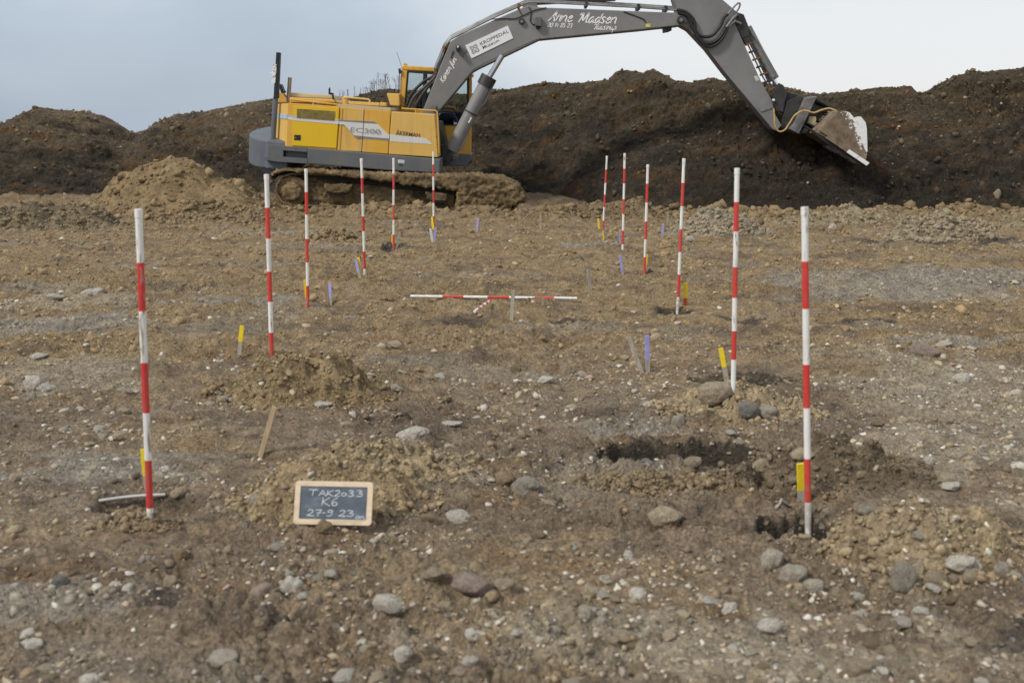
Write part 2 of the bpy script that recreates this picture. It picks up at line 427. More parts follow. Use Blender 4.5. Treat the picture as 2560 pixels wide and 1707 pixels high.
M['stripe_blue'] = paint('blue grey stripe', (0.40, 0.46, 0.56), (0.4, 0.35, 0.26), 0.2, 0.45, 3, 0.4)
M['letter_white'] = plain('white lettering', (0.86, 0.86, 0.86), 0.45, 0, 0.04)
M['letter_grey'] = plain('grey outline lettering', (0.27, 0.265, 0.255), 0.5, 0, 0.05)
M['letter_brown'] = plain('brown grey lettering', (0.13, 0.095, 0.06), 0.5, 0, 0.1)
M['letter_blue'] = plain('dark blue print', (0.065, 0.075, 0.16), 0.5, 0, 0.05)
M['hose_yellow'] = plain('tan hose', (0.48, 0.33, 0.12), 0.45, 0, 0.25)
M['yellow_tag'] = plain('yellow plate', (0.62, 0.50, 0.14), 0.5)
M['pale_tag'] = plain('pale plate', (0.55, 0.57, 0.52), 0.5)
M['cloth'] = plain('dark blue work clothes', (0.03, 0.045, 0.09), 0.9, 0, 0.3, 20)
M['skin'] = plain('skin', (0.42, 0.23, 0.15), 0.55, 0, 0.1)
M['seat'] = plain('seat cloth', (0.03, 0.03, 0.032), 0.9)
M['twig'] = plain('bare twigs', (0.16, 0.13, 0.11), 0.9, 0, 0.3)
M['straw'] = plain('dry grass', (0.33, 0.26, 0.13), 0.9, 0, 0.35)
M['white_band'] = band_mat('white pole paint', (0.82, 0.81, 0.78), 0.03)
M['red_band'] = band_mat('red pole paint', (0.62, 0.045, 0.035), 0.03)
M['white_band_rod'] = band_mat('white rod paint', (0.82, 0.81, 0.78), 0.02, 0.12)
M['red_band_rod'] = band_mat('red rod paint', (0.62, 0.045, 0.035), 0.02, 0.12)
M['white_band_worn'] = band_mat('white pole paint, worn', (0.80, 0.79, 0.75), 0.09)
M['red_band_worn'] = band_mat('red pole paint, worn', (0.58, 0.03, 0.03), 0.06)
M['wood'] = wood_mat('peg wood', (0.46, 0.34, 0.21), (0.32, 0.23, 0.14))
M['wood_grey'] = wood_mat('weathered peg wood', (0.40, 0.37, 0.31), (0.27, 0.24, 0.20))
M['wood_brown'] = wood_mat('brown peg wood', (0.36, 0.24, 0.13), (0.25, 0.17, 0.1))
M['peg_yellow'] = plain('yellow peg paint', (0.78, 0.58, 0.02), 0.5, 0, 0.12, 30)
M['peg_purple'] = plain('lilac peg paint', (0.36, 0.34, 0.66), 0.55, 0, 0.12, 30)
M['peg_red'] = plain('red peg paint', (0.50, 0.10, 0.04), 0.55, 0, 0.2, 30)
M['peg_white'] = plain('white peg paint', (0.68, 0.68, 0.63), 0.6, 0, 0.12, 30)
M['frame_wood'] = wood_mat('beech frame', (0.70, 0.56, 0.40), (0.62, 0.48, 0.33), (6, 40, 40))
M['string'] = plain('pale cord', (0.50, 0.49, 0.46), 0.8)
def slate_m():
    m, n, l, b = mat_new('chalky slate'); t = n.new('ShaderNodeTexCoord')
    mpp = n.new('ShaderNodeMapping'); mpp.inputs['Scale'].default_value = (7, 25, 18); l.new(t.outputs['Object'], mpp.inputs[0])
    n1 = tex_noise(n, l, 1.4, 6, 0.65, vec=mpp.outputs[0])
    r = ramp(n, l, n1.outputs['Fac'], [(0.3, (0.055, 0.068, 0.09)), (0.55, (0.092, 0.113, 0.145)), (0.8, (0.20, 0.235, 0.28))])
    l.new(r.outputs[0], b.inputs['Base Color']); b.inputs['Roughness'].default_value = 0.55
    return m
M['slate'] = slate_m()
def chalk_m():
    m, n, l, b = mat_new('chalk'); n1 = tex_noise(n, l, 180, 4, 0.7, vec=geo_pos(n))
    r = ramp(n, l, n1.outputs['Fac'], [(0.3, (0.32, 0.36, 0.41)), (0.62, (0.70, 0.72, 0.74))])
    l.new(r.outputs[0], b.inputs['Base Color']); b.inputs['Roughness'].default_value = 0.95
    return m
M['chalk'] = chalk_m()
def glass_m():
    m, n, l, b = mat_new('cab glass')
    b.inputs['Base Color'].default_value = (0.80, 0.85, 0.84, 1); b.inputs['Roughness'].default_value = 0.03
    b.inputs['Transmission Weight'].default_value = 1.0; b.inputs['IOR'].default_value = 1.02
    n1 = tex_noise(n, l, 4, 4, 0.6, vec=geo_pos(n))
    r = ramp(n, l, n1.outputs['Fac'], [(0.3, (0.86, 0.90, 0.88)), (0.8, (0.72, 0.77, 0.74))]); l.new(r.outputs[0], b.inputs['Base Color'])
    return m
M['glass'] = glass_m()
def grille_m():
    return plain('dusty grille wire', (0.34, 0.26, 0.09), 0.7, 0.0, 0.3)
M['grille'] = grille_m()
def bucket_m():
    """bare worn steel with wet soil still sticking to it"""
    m, n, l, b = mat_new('worn bucket steel')
    pos = geo_pos(n)
    n1 = tex_noise(n, l, 5, 6, 0.7, vec=pos); n2 = tex_noise(n, l, 14, 5, 0.7, vec=pos)
    vc = n.new('ShaderNodeVertexColor'); vc.layer_name = 'soil'
    ad = n.new('ShaderNodeMath'); ad.operation = 'ADD'; l.new(vc.outputs['Color'], ad.inputs[0])
    sc_ = n.new('ShaderNodeMath'); sc_.operation = 'MULTIPLY_ADD'; l.new(n2.outputs['Fac'], sc_.inputs[0]); sc_.inputs[1].default_value = 0.9; sc_.inputs[2].default_value = -0.45
    l.new(sc_.outputs[0], ad.inputs[1])
    f = ramp(n, l, ad.outputs[0], [(0.49, 0), (0.53, 1)])
    mud = ramp(n, l, n1.outputs['Fac'], [(0.3, (0.075, 0.05, 0.03)), (0.5, (0.20, 0.15, 0.10)), (0.7, (0.27, 0.21, 0.15))])
    l.new(mixc(n, l, f.outputs[0], (0.80, 0.81, 0.82), mud.outputs['Color']), b.inputs['Base Color'])
    rr = ramp(n, l, f.outputs[0], [(0, 0.38), (1, 0.9)]); l.new(rr.outputs[0], b.inputs['Roughness'])
    bump(n, l, b, ad.outputs[0], 0.02, 0.6)
    return m
M['bucket'] = bucket_m()

# ------------------------------------------------------------------ the ground: heights
def flat_at(px, py):
    d = ray(px, py); t = -CAM_H / d[2]; return Vector((t * d[0], t * d[1], 0))
def fd(x, y): p = flat_at(*D2((x, y))); return p.x, p.y

# holes: centre, half sizes, depth (dug postholes and a pit)
def hole_px(x0, x1, yfar, ynear, depth, soft=0.3):
    ax, ay = fd((x0 + x1) / 2, yfar); bx, by = fd((x0 + x1) / 2, ynear)
    l_, _ = fd(x0, (yfar + ynear) / 2); r_, _ = fd(x1, (yfar + ynear) / 2)
    return ((l_ + r_) / 2, (ay + by) / 2, (r_ - l_) / 2, (ay - by) / 2, depth, soft)
HOLES = [hole_px(1385, 1712, 1020, 1064, 0.30, 0.16), hole_px(1748, 1908, 1180, 1219, 0.30, 0.18),
         hole_px(215, 470, 1138, 1176, 0.11, 0.5), hole_px(1590, 1800, 864, 894, 0.15, 0.4),
         hole_px(1515, 1580, 698, 716, 0.10, 0.4), hole_px(880, 930, 562, 576, 0.08, 0.5),
         hole_px(560, 690, 1040, 1062, 0.05, 0.6), hole_px(1720, 1900, 1060, 1130, 0.09, 0.6),
         
         hole_px(1020, 1120, 730, 750, 0.05, 0.6)]
def hole_q(x, y, hx, hy, rx, ry):
    return (np.abs((x - hx) / rx) ** 3.2 + np.abs((y - hy) / ry) ** 3.2) ** (1 / 3.2) + 0.16 * perlin(x * 5, y * 5, 91) + 0.03 * perlin(x * 17, y * 17, 93)
def G(x, y):
    d = np.sqrt(x * x + y * y)
    z = 0.030 * fbm(x / 2.3, y / 2.3, 3, 1) + 0.018 * billow(x / 0.62 + 0.2 * perlin(x * 2, y * 2, 40), y / 0.5, 3, 11)
    rough = 0.55 + 0.9 * smooth(-0.2, 0.5, fbm(x / 1.4, y / 1.4, 2, 21))
    z = z + rough * (0.022 * fbm(x / 0.19, y / 0.16, 3, 31, 0.6) + 0.0135 * billow(x / 0.08, y / 0.07, 3, 51, 0.65))
    z = z + 0.012 * smooth(0.1, 0.5, fbm(x / 0.45, y / 0.3, 3, 57))
    z = z + 0.024 * smooth(5, 9, d) * billow(x / 0.5, y / 0.34, 3, 71, 0.62)
    # churned strip the machine has driven over
    s = smooth(15.8, 17.6, y) * (1 - smooth(21.5, 23, y))
    z = z + s * (0.10 * billow(x / 1.1, y / 0.9, 3, 61) + 0.03 * fbm(x / 0.3, y / 0.3, 3, 65))
    z = z - 0.16 * s * smooth(-3.0, 1.0, x) * smooth(18.7, 19.3, y)
    ang = d * 0 + 1
    for hx, hy, rx, ry, dep, soft in HOLES:
        q = hole_q(x, y, hx, hy, rx, ry)
        z = z - dep * (1 - smooth(1 - soft, 1 + soft * 0.4, q))
    return z * ang

# heaps of dug soil: name, centre x/y (photo sheet), half width, half depth [m], height, colour, label
HEAPS = []
def heap(xc, yc, rx, ry, h, col, label, seed, lump=0.3, group=None, top=1.2, name='earth_heap'):
    x, y = fd(xc, yc); HEAPS.append(dict(x=x, y=y, rx=rx, ry=ry, h=h * ((1.3 if yc > 1000 else 1.15) if yc > 800 else 1.0), col=col, label=label, seed=seed, lump=lump, group=group, top=top, name=name))
TAN, CLAY, DRK, PALE = (0.315, 0.238, 0.14), (0.23, 0.165, 0.088), (0.105, 0.078, 0.05), (0.31, 0.25, 0.165)
heap(770, 1150, 0.43, 0.27, 0.155, TAN, 'tan clay heap the chalked slate leans against', 101)
heap(880, 1078, 0.42, 0.24, 0.085, (0.32, 0.25, 0.155), 'low crumbly tan heap just behind the slate heap', 102, 0.45)
heap(690, 900, 0.55, 0.36, 0.185, (0.25, 0.183, 0.098), 'brown clay heap hiding the foot of a survey pole', 103, 0.35)
heap(1690, 948, 0.46, 0.30, 0.10, (0.32, 0.25, 0.155), 'sandy stony heap in front of the posthole with the leaning yellow peg', 104, 0.4)
heap(2120, 1262, 0.46, 0.34, 0.125, (0.31, 0.24, 0.148), 'stony tan heap edged with rounded cobbles', 105, 0.4)
heap(1890, 1085, 0.46, 0.27, 0.125, (0.155, 0.118, 0.076), 'dark lumpy heap between the pit and the yellow flagged pole', 106, 0.5)
heap(312, 1208, 0.17, 0.10, 0.05, (0.22, 0.165, 0.10), 'small smooth mound at the foot of the peeling pole', 107, 0.2)
heap(1480, 1108, 0.36, 0.10, 0.04, (0.225, 0.17, 0.105), 'low stony rim of soil thrown up along the oblong pit', 108, 0.6)
heap(405, 492, 2.05, 1.15, 0.92, (0.228, 0.162, 0.084), 'tall sandy yellow brown heap in front of the dark bank', 109, 0.045, top=0.9)
heap(110, 520, 1.35, 0.6, 0.30, (0.21, 0.165, 0.10), 'grey rubbly soil ridge beside the tall sandy heap', 110, 0.5)
heap(1645, 535, 0.72, 0.5, 0.32, (0.28, 0.235, 0.165), 'pale stony heap at the foot of the dark bank under the arm', 111, 0.4)
heap(2160, 545, 0.75, 0.5, 0.27, (0.28, 0.23, 0.155), 'pale heap with a lump on top below the bank', 112, 0.6)
heap(2420, 520, 1.1, 0.5, 0.24, (0.27, 0.215, 0.135), 'wide low pale ridge below the bank beside the lumpy pale heap', 113, 0.5)
heap(1950, 512, 1.3, 0.4, 0.18, (0.27, 0.22, 0.14), 'long low pale ridge in front of the darkest soil', 114, 0.5)
heap(760, 552, 0.5, 0.25, 0.10, (0.23, 0.17, 0.095), 'small brown hump behind the pole with three red bands', 115, 0.5)
heap(1380, 500, 1.2, 0.45, 0.2, (0.21, 0.155, 0.088), 'churned brown soil ridge in front of the machine tracks', 116, 0.5)
heap(520, 508, 1.1, 0.45, 0.11, (0.22, 0.165, 0.095), 'crumbly brown ridge at the foot of the tall sandy heap', 117, 0.6)
def heap_h(hp, x, y):
    dx, dy = (x - hp['x']), (y - hp['y'])
    s = hp['seed']; k = 2.2 / max(hp['rx'], 0.3)
    q = np.sqrt((dx / hp['rx']) ** 2 + (dy / hp['ry']) ** 2) + (0.07 if s == 109 else 0.22) * fbm(x * k, y * k, 2, s) * smooth(0.1, 0.5, np.sqrt((dx / hp['rx']) ** 2 + (dy / hp['ry']) ** 2))
    prof = (1 - smooth(0.0, 1.0, q ** hp['top'])) if hp['top'] > 1 else 0.55 * (1 - smooth(0.0, 1.0, q)) + 0.45 * np.clip(1 - q, 0, 1)
    f = 1 / max(0.10, hp['h'] * 0.9)
    lump = hp['h'] * hp['lump'] * (0.7 * fbm(x * f * 0.7, y * f * 0.7, 5, s + 20, 0.52) + 0.28 * billow(x * f * 1.6, y * f * 1.6, 4, s + 40, 0.6))
    return prof * hp['h'] + lump * smooth(0.0, 0.3, prof)
def heaps_total(x, y):
    z = np.zeros_like(x)
    for hp in HEAPS:
        m = (np.abs(x - hp['x']) < hp['rx'] * 1.35) & (np.abs(y - hp['y']) < hp['ry'] * 1.35)
        if m.any(): z[m] = np.maximum(z[m], heap_h(hp, x[m], y[m]) - 0.012)
    return np.maximum(z, 0)
def H(x, y):
    x = np.atleast_1d(np.asarray(x, dtype=float)); y = np.atleast_1d(np.asarray(y, dtype=float))
    return G(x, y) + heaps_total(x, y)
def hit(px, py):
    d = ray(px, py)
    t = np.geomspace(2.0, 40, 900)
    x, y, z = d[0] * t, d[1] * t, CAM_H + d[2] * t
    f = z - H(x, y)
    i = int(np.argmax(f < 0)) if (f < 0).any() else len(t) - 1
    a, b = t[i - 1], t[i]
    tt = a + (b - a) * f[i - 1] / (f[i - 1] - f[i] + 1e-9)
    X, Y = d[0] * tt, d[1] * tt
    return Vector((X, Y, float(H(X, Y)[0])))
def hd(x, y): return hit(*D2((x, y)))

# ------------------------------------------------------------------ the ground: colour of the soils
def blend(c, col, m): return c * (1 - m[..., None]) + np.array(col) * m[..., None]
def patch(x, y, px, py, rx, ry, seed, p=0.45):
    cx, cy = fd(px, py)
    q = np.sqrt(((x - cx) / rx) ** 2 + ((y - cy) / ry) ** 2) + p * fbm(x / (rx * 0.5), y / (ry * 0.8), 3, seed)
    return 1 - smooth(0.6, 1.05, q)
def ground_col(x, y):
    d = np.sqrt(x * x + y * y)
    c = np.zeros(x.shape + (3,)) + np.array((0.225, 0.172, 0.117))
    c = blend(c, (0.29, 0.207, 0.108), smooth(5.5, 8.5, d) * 0.85)                       # yellower subsoil farther out
    c = blend(c, (0.28, 0.21, 0.125), smooth(0.05, 0.6, fbm(x / 1.1, y / 0.8, 3, 131)) * 0.6)
    c = blend(c, (0.135, 0.103, 0.075), smooth(0.10, 0.6, fbm(x / 0.75, y / 0.5, 4, 141)) * 0.62)
    c = blend(c, (0.26, 0.225, 0.175), smooth(0.30, 0.7, fbm(x / 1.6, y / 0.9, 3, 151)) * 0.55)
    c = blend(c, (0.20, 0.12, 0.055), smooth(0.25, 0.75, fbm(x / 0.5, y / 0.4, 3, 161)) * 0.45)
    for px, py, rx, ry, s in ((2080, 655, 1.3, 1.1, 1), (2250, 640, 1.2, 0.8, 2), (110, 745, 1.2, 0.5, 3), (560, 690, 0.7, 0.3, 4), (1430, 985, 0.35, 0.2, 5),
                              (250, 1075, 0.5, 0.22, 6), (1350, 567, 0.5, 0.25, 7), (90, 1370, 0.35, 0.2, 8), (680, 535, 0.9, 0.3, 9), (2200, 780, 0.5, .2, 10)):
        c = blend(c, (0.275, 0.245, 0.20), patch(x, y, px, py, rx, ry, 170 + s) * 0.8)
    for px, py, rx, ry, s in ((2250, 900, 1.0, 1.2, 1), (2120, 1020, 0.6, 0.4, 2), (1750, 1480, 0.6, 0.3, 3), (1350, 1480, 0.5, 0.25, 4), (130, 860, 0.7, 0.5, 5), (170, 690, 0.9, 0.5, 6), (2450, 1150, .4, .4, 7)):
        c = blend(c, (0.34, 0.29, 0.215), patch(x, y, px, py, rx, ry, 210 + s, 0.7) * 0.6)                 # pale gravelly spreads
    for px, py, rx, ry, s in ((905, 570, 0.28, 0.14, 1), (1548, 710, 0.24, 0.16, 2), (1540, 1045, 0.42, 0.17, 3), (1830, 1205, 0.20, 0.10, 4), (2200, 555, 1.1, 0.35, 5),
                              (370, 1382, 0.10, 0.07, 6), (1330, 735, .25, .1, 8), (2010, 555, 0.6, .25, 9), (1700, 735, 0.25, 0.12, 10),
                              (1410, 945, 0.09, .06, 11), (60, 1137, 0.04, 0.03, 12), (660, 1410, 0.10, .06, 13), (2450, 1450, .35, .15, 14), (1980, 735, .3, .12, 15)):
        c = blend(c, (0.062, 0.052, 0.042), patch(x, y, px, py, rx, ry, 190 + s) * 0.85)
    for (hx, hy, rx, ry, dep, soft), k in zip(HOLES, (1, 1, 0.45, 0.7, 0.9, 0.9, 0.3, 0.5, 0.6)):       # dark posthole fill
        c = blend(c, (0.034, 0.029, 0.023), (1 - smooth(1.06, 1.17, hole_q(x, y, hx, hy, rx, ry))) * k * 0.92)
    c = blend(c, (0.225, 0.16, 0.088), smooth(15.5, 17.5, y) * 0.6 * (1 - smooth(22, 24, y)))
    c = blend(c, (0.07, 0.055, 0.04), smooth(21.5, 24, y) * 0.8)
    return c * 1.09

# one sheet out to the horizon, finest where the dig is
ang = np.concatenate([np.radians(np.linspace(-180, -36, 50))[:-1], np.radians(np.linspace(-36, 36, 660)), np.radians(np.linspace(36, 180, 50))[1:-1]])
rad_ = np.concatenate([[0.02, 0.4, 0.8, 1.2, 1.6, 2.0, 2.3], np.geomspace(2.45, 24, 600), np.geomspace(25, 900, 40)])
RR, AA = np.meshgrid(rad_, ang, indexing='ij')
GX, GY = RR * np.sin(AA), RR * np.cos(AA)
GZ = G(GX, GY) * (1 - smooth(30, 60, RR)) - 0.035 * np.clip(RR - 27.5, 0, None) * smooth(-12, 8, GY)      # the land falls away behind the bank
gm = grid_mesh('ground', GX, GY, GZ, True, ground_col(GX, GY).reshape(-1, 3), wrap=True)
ground = kind(link('ground', gm, M['ground'], None, Vector((0, 0, 0))), 'structure')

# ------------------------------------------------------------------ the bank of stripped topsoil behind
SIL = [(-900, 300), (-500, 300), (-260, 318), (-120, 315), (0, 287), (40, 264), (85, 246), (140, 252), (200, 253), (235, 263), (262, 280), (286, 301), (306, 306), (332, 301),
       (370, 279), (400, 264), (470, 254), (540, 241), (600, 229), (660, 226), (740, 232), (800, 226), (840, 216), (872, 207), (930, 204), (1000, 214), (1085, 216), (1120, 211), (1170, 206),
       (1250, 191), (1330, 189), (1398, 184), (1414, 166), (1440, 160), (1480, 166), (1502, 158), (1522, 171), (1548, 184), (1588, 193), (1604, 186), (1640, 180), (1662, 188),
       (1684, 180), (1760, 190), (1850, 211), (1900, 214), (1960, 210), (2050, 200), (2092, 197), (2112, 213), (2140, 206), (2182, 185), (2232, 166), (2284, 164), (2352, 156), (2500, 150), (2750, 165), (3300, 200)]
sil_x = np.array([s[0] for s in SIL], float); sil_y = np.array([s[1] for s in SIL], float)
def crest_depth(px): return 26.5 - 3.4 * smooth(1150, 1750, px) + 0.6 * smooth(2150, 2500, px)
def base_depth(px): return 22.8 - 2.6 * smooth(1150, 1550, px) + 0.7 * smooth(2100, 2450, px) - 1.0 * smooth(500, 100, px)
pxs = np.concatenate([np.linspace(-900, -130, 60), np.linspace(-125, 2480, 860), np.linspace(2490, 3300, 60)])
tys = np.interp(pxs, sil_x, sil_y)
cd, bd = crest_depth(pxs), base_depth(pxs)
crest = np.array([at(p * DS, q * DS, D) for p, q, D in zip(pxs, tys, cd)])
vv = np.concatenate([np.linspace(0, 1, 130), 1 + np.linspace(0.012, 1.2, 24)])
BX = np.tile(crest[:, 0], (len(vv), 1)); V_ = vv[:, None]
up = np.clip(V_, 0, 1)
prof = up ** 0.92 + 0.05 * np.sin(up * np.pi) + 0.05 * np.sin(up * np.pi * 3 + pxs / 130.0) * (1 - up)
BZ = -0.35 + (crest[:, 2] + 0.35) * prof
BY = bd + (cd - bd) * up + np.clip(V_ - 1, 0, None) * 7.0
BZ = BZ - np.clip(V_ - 1, 0, None) ** 1.2 * 2.2
# lumps: pushed out along the slope's normal
n_y, n_z = -0.6, 0.75
sl = BZ * 1.1 + BY * 0.6
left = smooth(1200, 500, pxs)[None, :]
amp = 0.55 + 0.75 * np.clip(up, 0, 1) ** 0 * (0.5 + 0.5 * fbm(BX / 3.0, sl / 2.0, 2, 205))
dsp = amp * (0.22 * fbm(BX / 1.7, sl / 1.3, 3, 201) + 0.055 * billow(BX / 0.6, sl / 0.5, 4, 211, 0.7) + 0.045 * fbm(BX / 0.16, sl / 0.15, 3, 221, 0.7))
kk = smooth(0.0, 0.12, V_) * (0.30 + 0.70 * smooth(1.0, 0.86, V_) * (V_ <= 1)) + 0.25 * (V_ > 1)
kk = np.where(V_ > 0.93, 0.28, kk)
BY2 = BY + n_y * dsp * kk; BZ2 = BZ + n_z * dsp * kk
bc = np.zeros(BX.shape + (3,)) + np.array((0.050, 0.040, 0.028))
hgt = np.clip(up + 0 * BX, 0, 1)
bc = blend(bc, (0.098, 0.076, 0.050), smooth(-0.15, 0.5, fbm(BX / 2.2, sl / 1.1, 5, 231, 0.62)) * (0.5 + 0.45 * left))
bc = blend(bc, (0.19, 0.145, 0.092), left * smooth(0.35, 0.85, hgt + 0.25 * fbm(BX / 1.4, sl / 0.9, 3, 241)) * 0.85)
bc = blend(bc, (0.16, 0.085, 0.030), smooth(0.22, 0.7, fbm(BX / 1.0, sl / 0.5, 5, 251, 0.66)) * 0.62)
bc = blend(bc, (0.14, 0.107, 0.068), smooth(0.08, 0.7, fbm(BX / 0.5, sl / 0.32, 5, 255, 0.7)) * 0.62)
bc = blend(bc, (0.030, 0.026, 0.021), smooth(0.15, 0.6, fbm(BX / 1.7, sl / 0.8, 3, 261)) * 0.65)
pxg = np.tile(pxs, (len(vv), 1))
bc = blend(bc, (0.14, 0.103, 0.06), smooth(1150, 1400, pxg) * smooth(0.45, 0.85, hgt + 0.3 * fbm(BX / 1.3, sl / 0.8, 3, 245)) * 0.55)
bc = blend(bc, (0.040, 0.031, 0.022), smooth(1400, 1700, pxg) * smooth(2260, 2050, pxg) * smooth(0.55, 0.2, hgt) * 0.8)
bc = blend(bc, (0.115, 0.098, 0.066), smooth(0.45, 0.9, fbm(BX / 0.8, sl / 0.6, 3, 271)) * smooth(2050, 2350, pxg) * 0.6)
bc = blend(bc, (0.095, 0.082, 0.032), smooth(0.95, 1.0, V_ + 0 * BX) * smooth(0.0, 0.5, fbm(BX / 1.2, sl, 2, 281)) * 0.5)
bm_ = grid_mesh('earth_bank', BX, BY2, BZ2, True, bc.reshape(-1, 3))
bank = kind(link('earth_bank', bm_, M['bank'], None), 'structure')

# ------------------------------------------------------------------ heaps
for hp in HEAPS:
    far = hp['y'] > 12
    na, nr = (120, 56) if far else (170, 72)
    a_ = np.linspace(0, 2 * np.pi, na, endpoint=False); r_ = np.sqrt(np.linspace(0.0002, 1.0, nr)) * 1.28
    R2, A2 = np.meshgrid(r_, a_, indexing='ij')
    X = hp['x'] + hp['rx'] * R2 * np.cos(A2); Y = hp['y'] + hp['ry'] * R2 * np.sin(A2)
    Z = G(X, Y) + heap_h(hp, X, Y) - 0.012 - 0.05 * smooth(1.0, 1.28, R2)
    col = np.zeros(X.shape + (3,)) + np.array(hp['col'])
    s_ = hp['seed']; k_ = 3 / max(hp['rx'], 0.3)
    col = blend(col, tuple(0.55 * c for c in hp['col']), smooth(0.1, 0.6, fbm(X * k_, Y * k_, 3, s_ + 60)) * 0.7)
    col = blend(col, tuple(min(1, 1.3 * c + 0.02) for c in hp['col']), smooth(0.15, 0.6, fbm(X * k_ * 1.4, Y * k_ * 1.4, 3, s_ + 70)) * 0.6)
    if s_ == 110: col = blend(col, (0.075, 0.065, 0.05), smooth(-0.05, 0.5, fbm(X * 1.2, Y * 1.2, 3, 300)) * 0.8)
    me = grid_mesh('earth_heap', X[::-1], Y[::-1], Z[::-1], True, col[::-1].reshape(-1, 3), wrap=True)
    tag(link(hp['name'], me, M['heap']), hp['label'], 'earth heap', 'heaps of dug soil')

# ------------------------------------------------------------------ stones and clods
def ico(sub):
    bm = bmesh.new(); bmesh.ops.create_icosphere(bm, subdivisions=sub, radius=1.0)
    bm.verts.ensure_lookup_table()
    v = np.array([p.co[:] for p in bm.verts]); f = np.array([[q.index for q in t.verts] for t in bm.faces]); bm.free(); return v, f
ICO1, ICO2, ICO3 = ico(1), ico(2), ico(4)
def scatter_mesh(name, base, loc, size, col, jag, squash, seed, variants=24):
    """thousands of small irregular lumps as one mesh"""
    r = np.random.default_rng(seed); bv, bf = base; n = len(loc)
    var = np.stack([bv * (1 + jag * r.uniform(-1, 1, (len(bv), 1))) for _ in range(variants)])
    V = var[r.integers(0, variants, n)]
    sc = size[:, None] * np.stack([r.uniform(0.8, 1.35, n), r.uniform(0.65, 1.0, n), squash * r.uniform(0.7, 1.25, n)], -1)
    V = V * sc[:, None, :]
    tl = r.normal(0, 0.35, n); ct, st = np.cos(tl), np.sin(tl)      # tilt, then turn
    V = np.stack([V[..., 0] * ct[:, None] - V[..., 2] * st[:, None], V[..., 1], V[..., 0] * st[:, None] + V[..., 2] * ct[:, None]], -1)
    a = r.uniform(0, 2 * np.pi, n); ca, sa = np.cos(a), np.sin(a)
    V = np.stack([V[..., 0] * ca[:, None] - V[..., 1] * sa[:, None], V[..., 0] * sa[:, None] + V[..., 1] * ca[:, None], V[..., 2]], -1)
    V = V + loc[:, None, :]
    Fc = bf[None] + (np.arange(n) * len(bv))[:, None, None]
    me = bpy.data.meshes.new(name)
    cc = np.repeat(col, len(bv), 0)
    soup(me, V.reshape(-1, 3), Fc.reshape(-1, 3), False, cc)
    return me
r0 = np.random.default_rng(11)
PAL = {'white': ((0.42, 0.37, 0.29), (0.60, 0.56, 0.48), (0.74, 0.71, 0.65)), 'tan': ((0.28, 0.21, 0.13), (0.42, 0.34, 0.23), (0.54, 0.46, 0.34)),
       'grey': ((0.29, 0.25, 0.195), (0.43, 0.385, 0.31), (0.56, 0.515, 0.43)), 'dark': ((0.09, 0.088, 0.08), (0.16, 0.157, 0.148), (0.26, 0.25, 0.235)),
       'pink': ((0.26, 0.18, 0.14), (0.37, 0.28, 0.23), (0.46, 0.37, 0.31)), 'clay': ((0.17, 0.12, 0.065), (0.25, 0.185, 0.105), (0.33, 0.25, 0.155))}
for k, c in PAL.items(): M['stone_' + k] = stone_mat(k + ' stone', c, 0.5 if k in ('dark', 'grey') else 0.65)

def field(n, dmin, dmax, power, seed, amax=35):
    r = np.random.default_rng(seed)
    t = r.uniform(0, 1, n); d = (dmin ** power + (dmax ** power - dmin ** power) * t) ** (1 / power)
    a = np.radians(r.uniform(-amax, amax, n)); return d * np.sin(a), d * np.cos(a), d
def stone_density(x, y):
    d = np.sqrt(x * x + y * y)
    q = 0.36 + 1.15 * fbm(x / 0.8, y / 0.55, 4, 401, 0.6)
    for gx, gy, a, b in ((2250, 900, 1.0, 1.3), (2150, 1000, 0.6, 0.5), (1750, 1480, 0.55, 0.4), (2150, 1300, 0.5, 0.3), (150, 690, 0.9, 0.7), (120, 880, 0.7, 0.5), (700, 1340, 0.3, 0.12), (1350, 1450, 0.5, 0.3)):
        hx_, hy_ = fd(gx, gy); q = q + 0.55 * np.exp(-((x - hx_) / a) ** 2 - ((y - hy_) / b) ** 2)
    q = q * (1 - 0.80 * smooth(6.5, 8.5, d) * (1 - 0.9 * smooth(0.22, 0.33, x / d)) * (1 - 0.7 * smooth(-0.30, -0.42, x / d)))
    return np.clip(q, 0.02, 1.3)
x, y, d = field(92000, 2.3, 16.5, 1.2, 21)
keep = r0.uniform(0, 1, len(x)) < stone_density(x, y) * 0.9
x, y, d = x[keep], y[keep], d[keep]
sz = np.exp(r0.normal(math.log(0.0060), 0.62, len(x))); sz = np.clip(sz, 0.0028, 0.036)
z = H(x, y)
kinds = r0.choice(['white', 'tan', 'grey', 'dark', 'pink', 'clay'], len(x), p=[0.29, 0.38, 0.10, 0.02, 0.03, 0.18])
app = sz / d
order = np.argsort(-app)
NIND = 215                                                             # the largest looking become stones of their own
inview = np.abs(x / y) < 0.49
big = [i for i in order if inview[i] and y[i] > 2.75][:NIND]
rest = np.ones(len(x), bool); rest[big] = False
basecol = np.array([PAL[k][1] for k in kinds]) * r0.uniform(0.55, 1.25, (len(x), 1)) * r0.uniform(0.96, 1.04, (len(x), 3))
soil_here = ground_col(x, y); fine_ = 0.18 + smooth(0.0024, 0.0009, app)[:, None] * 0.32
basecol = basecol * (1 - fine_) + soil_here * 1.25 * fine_
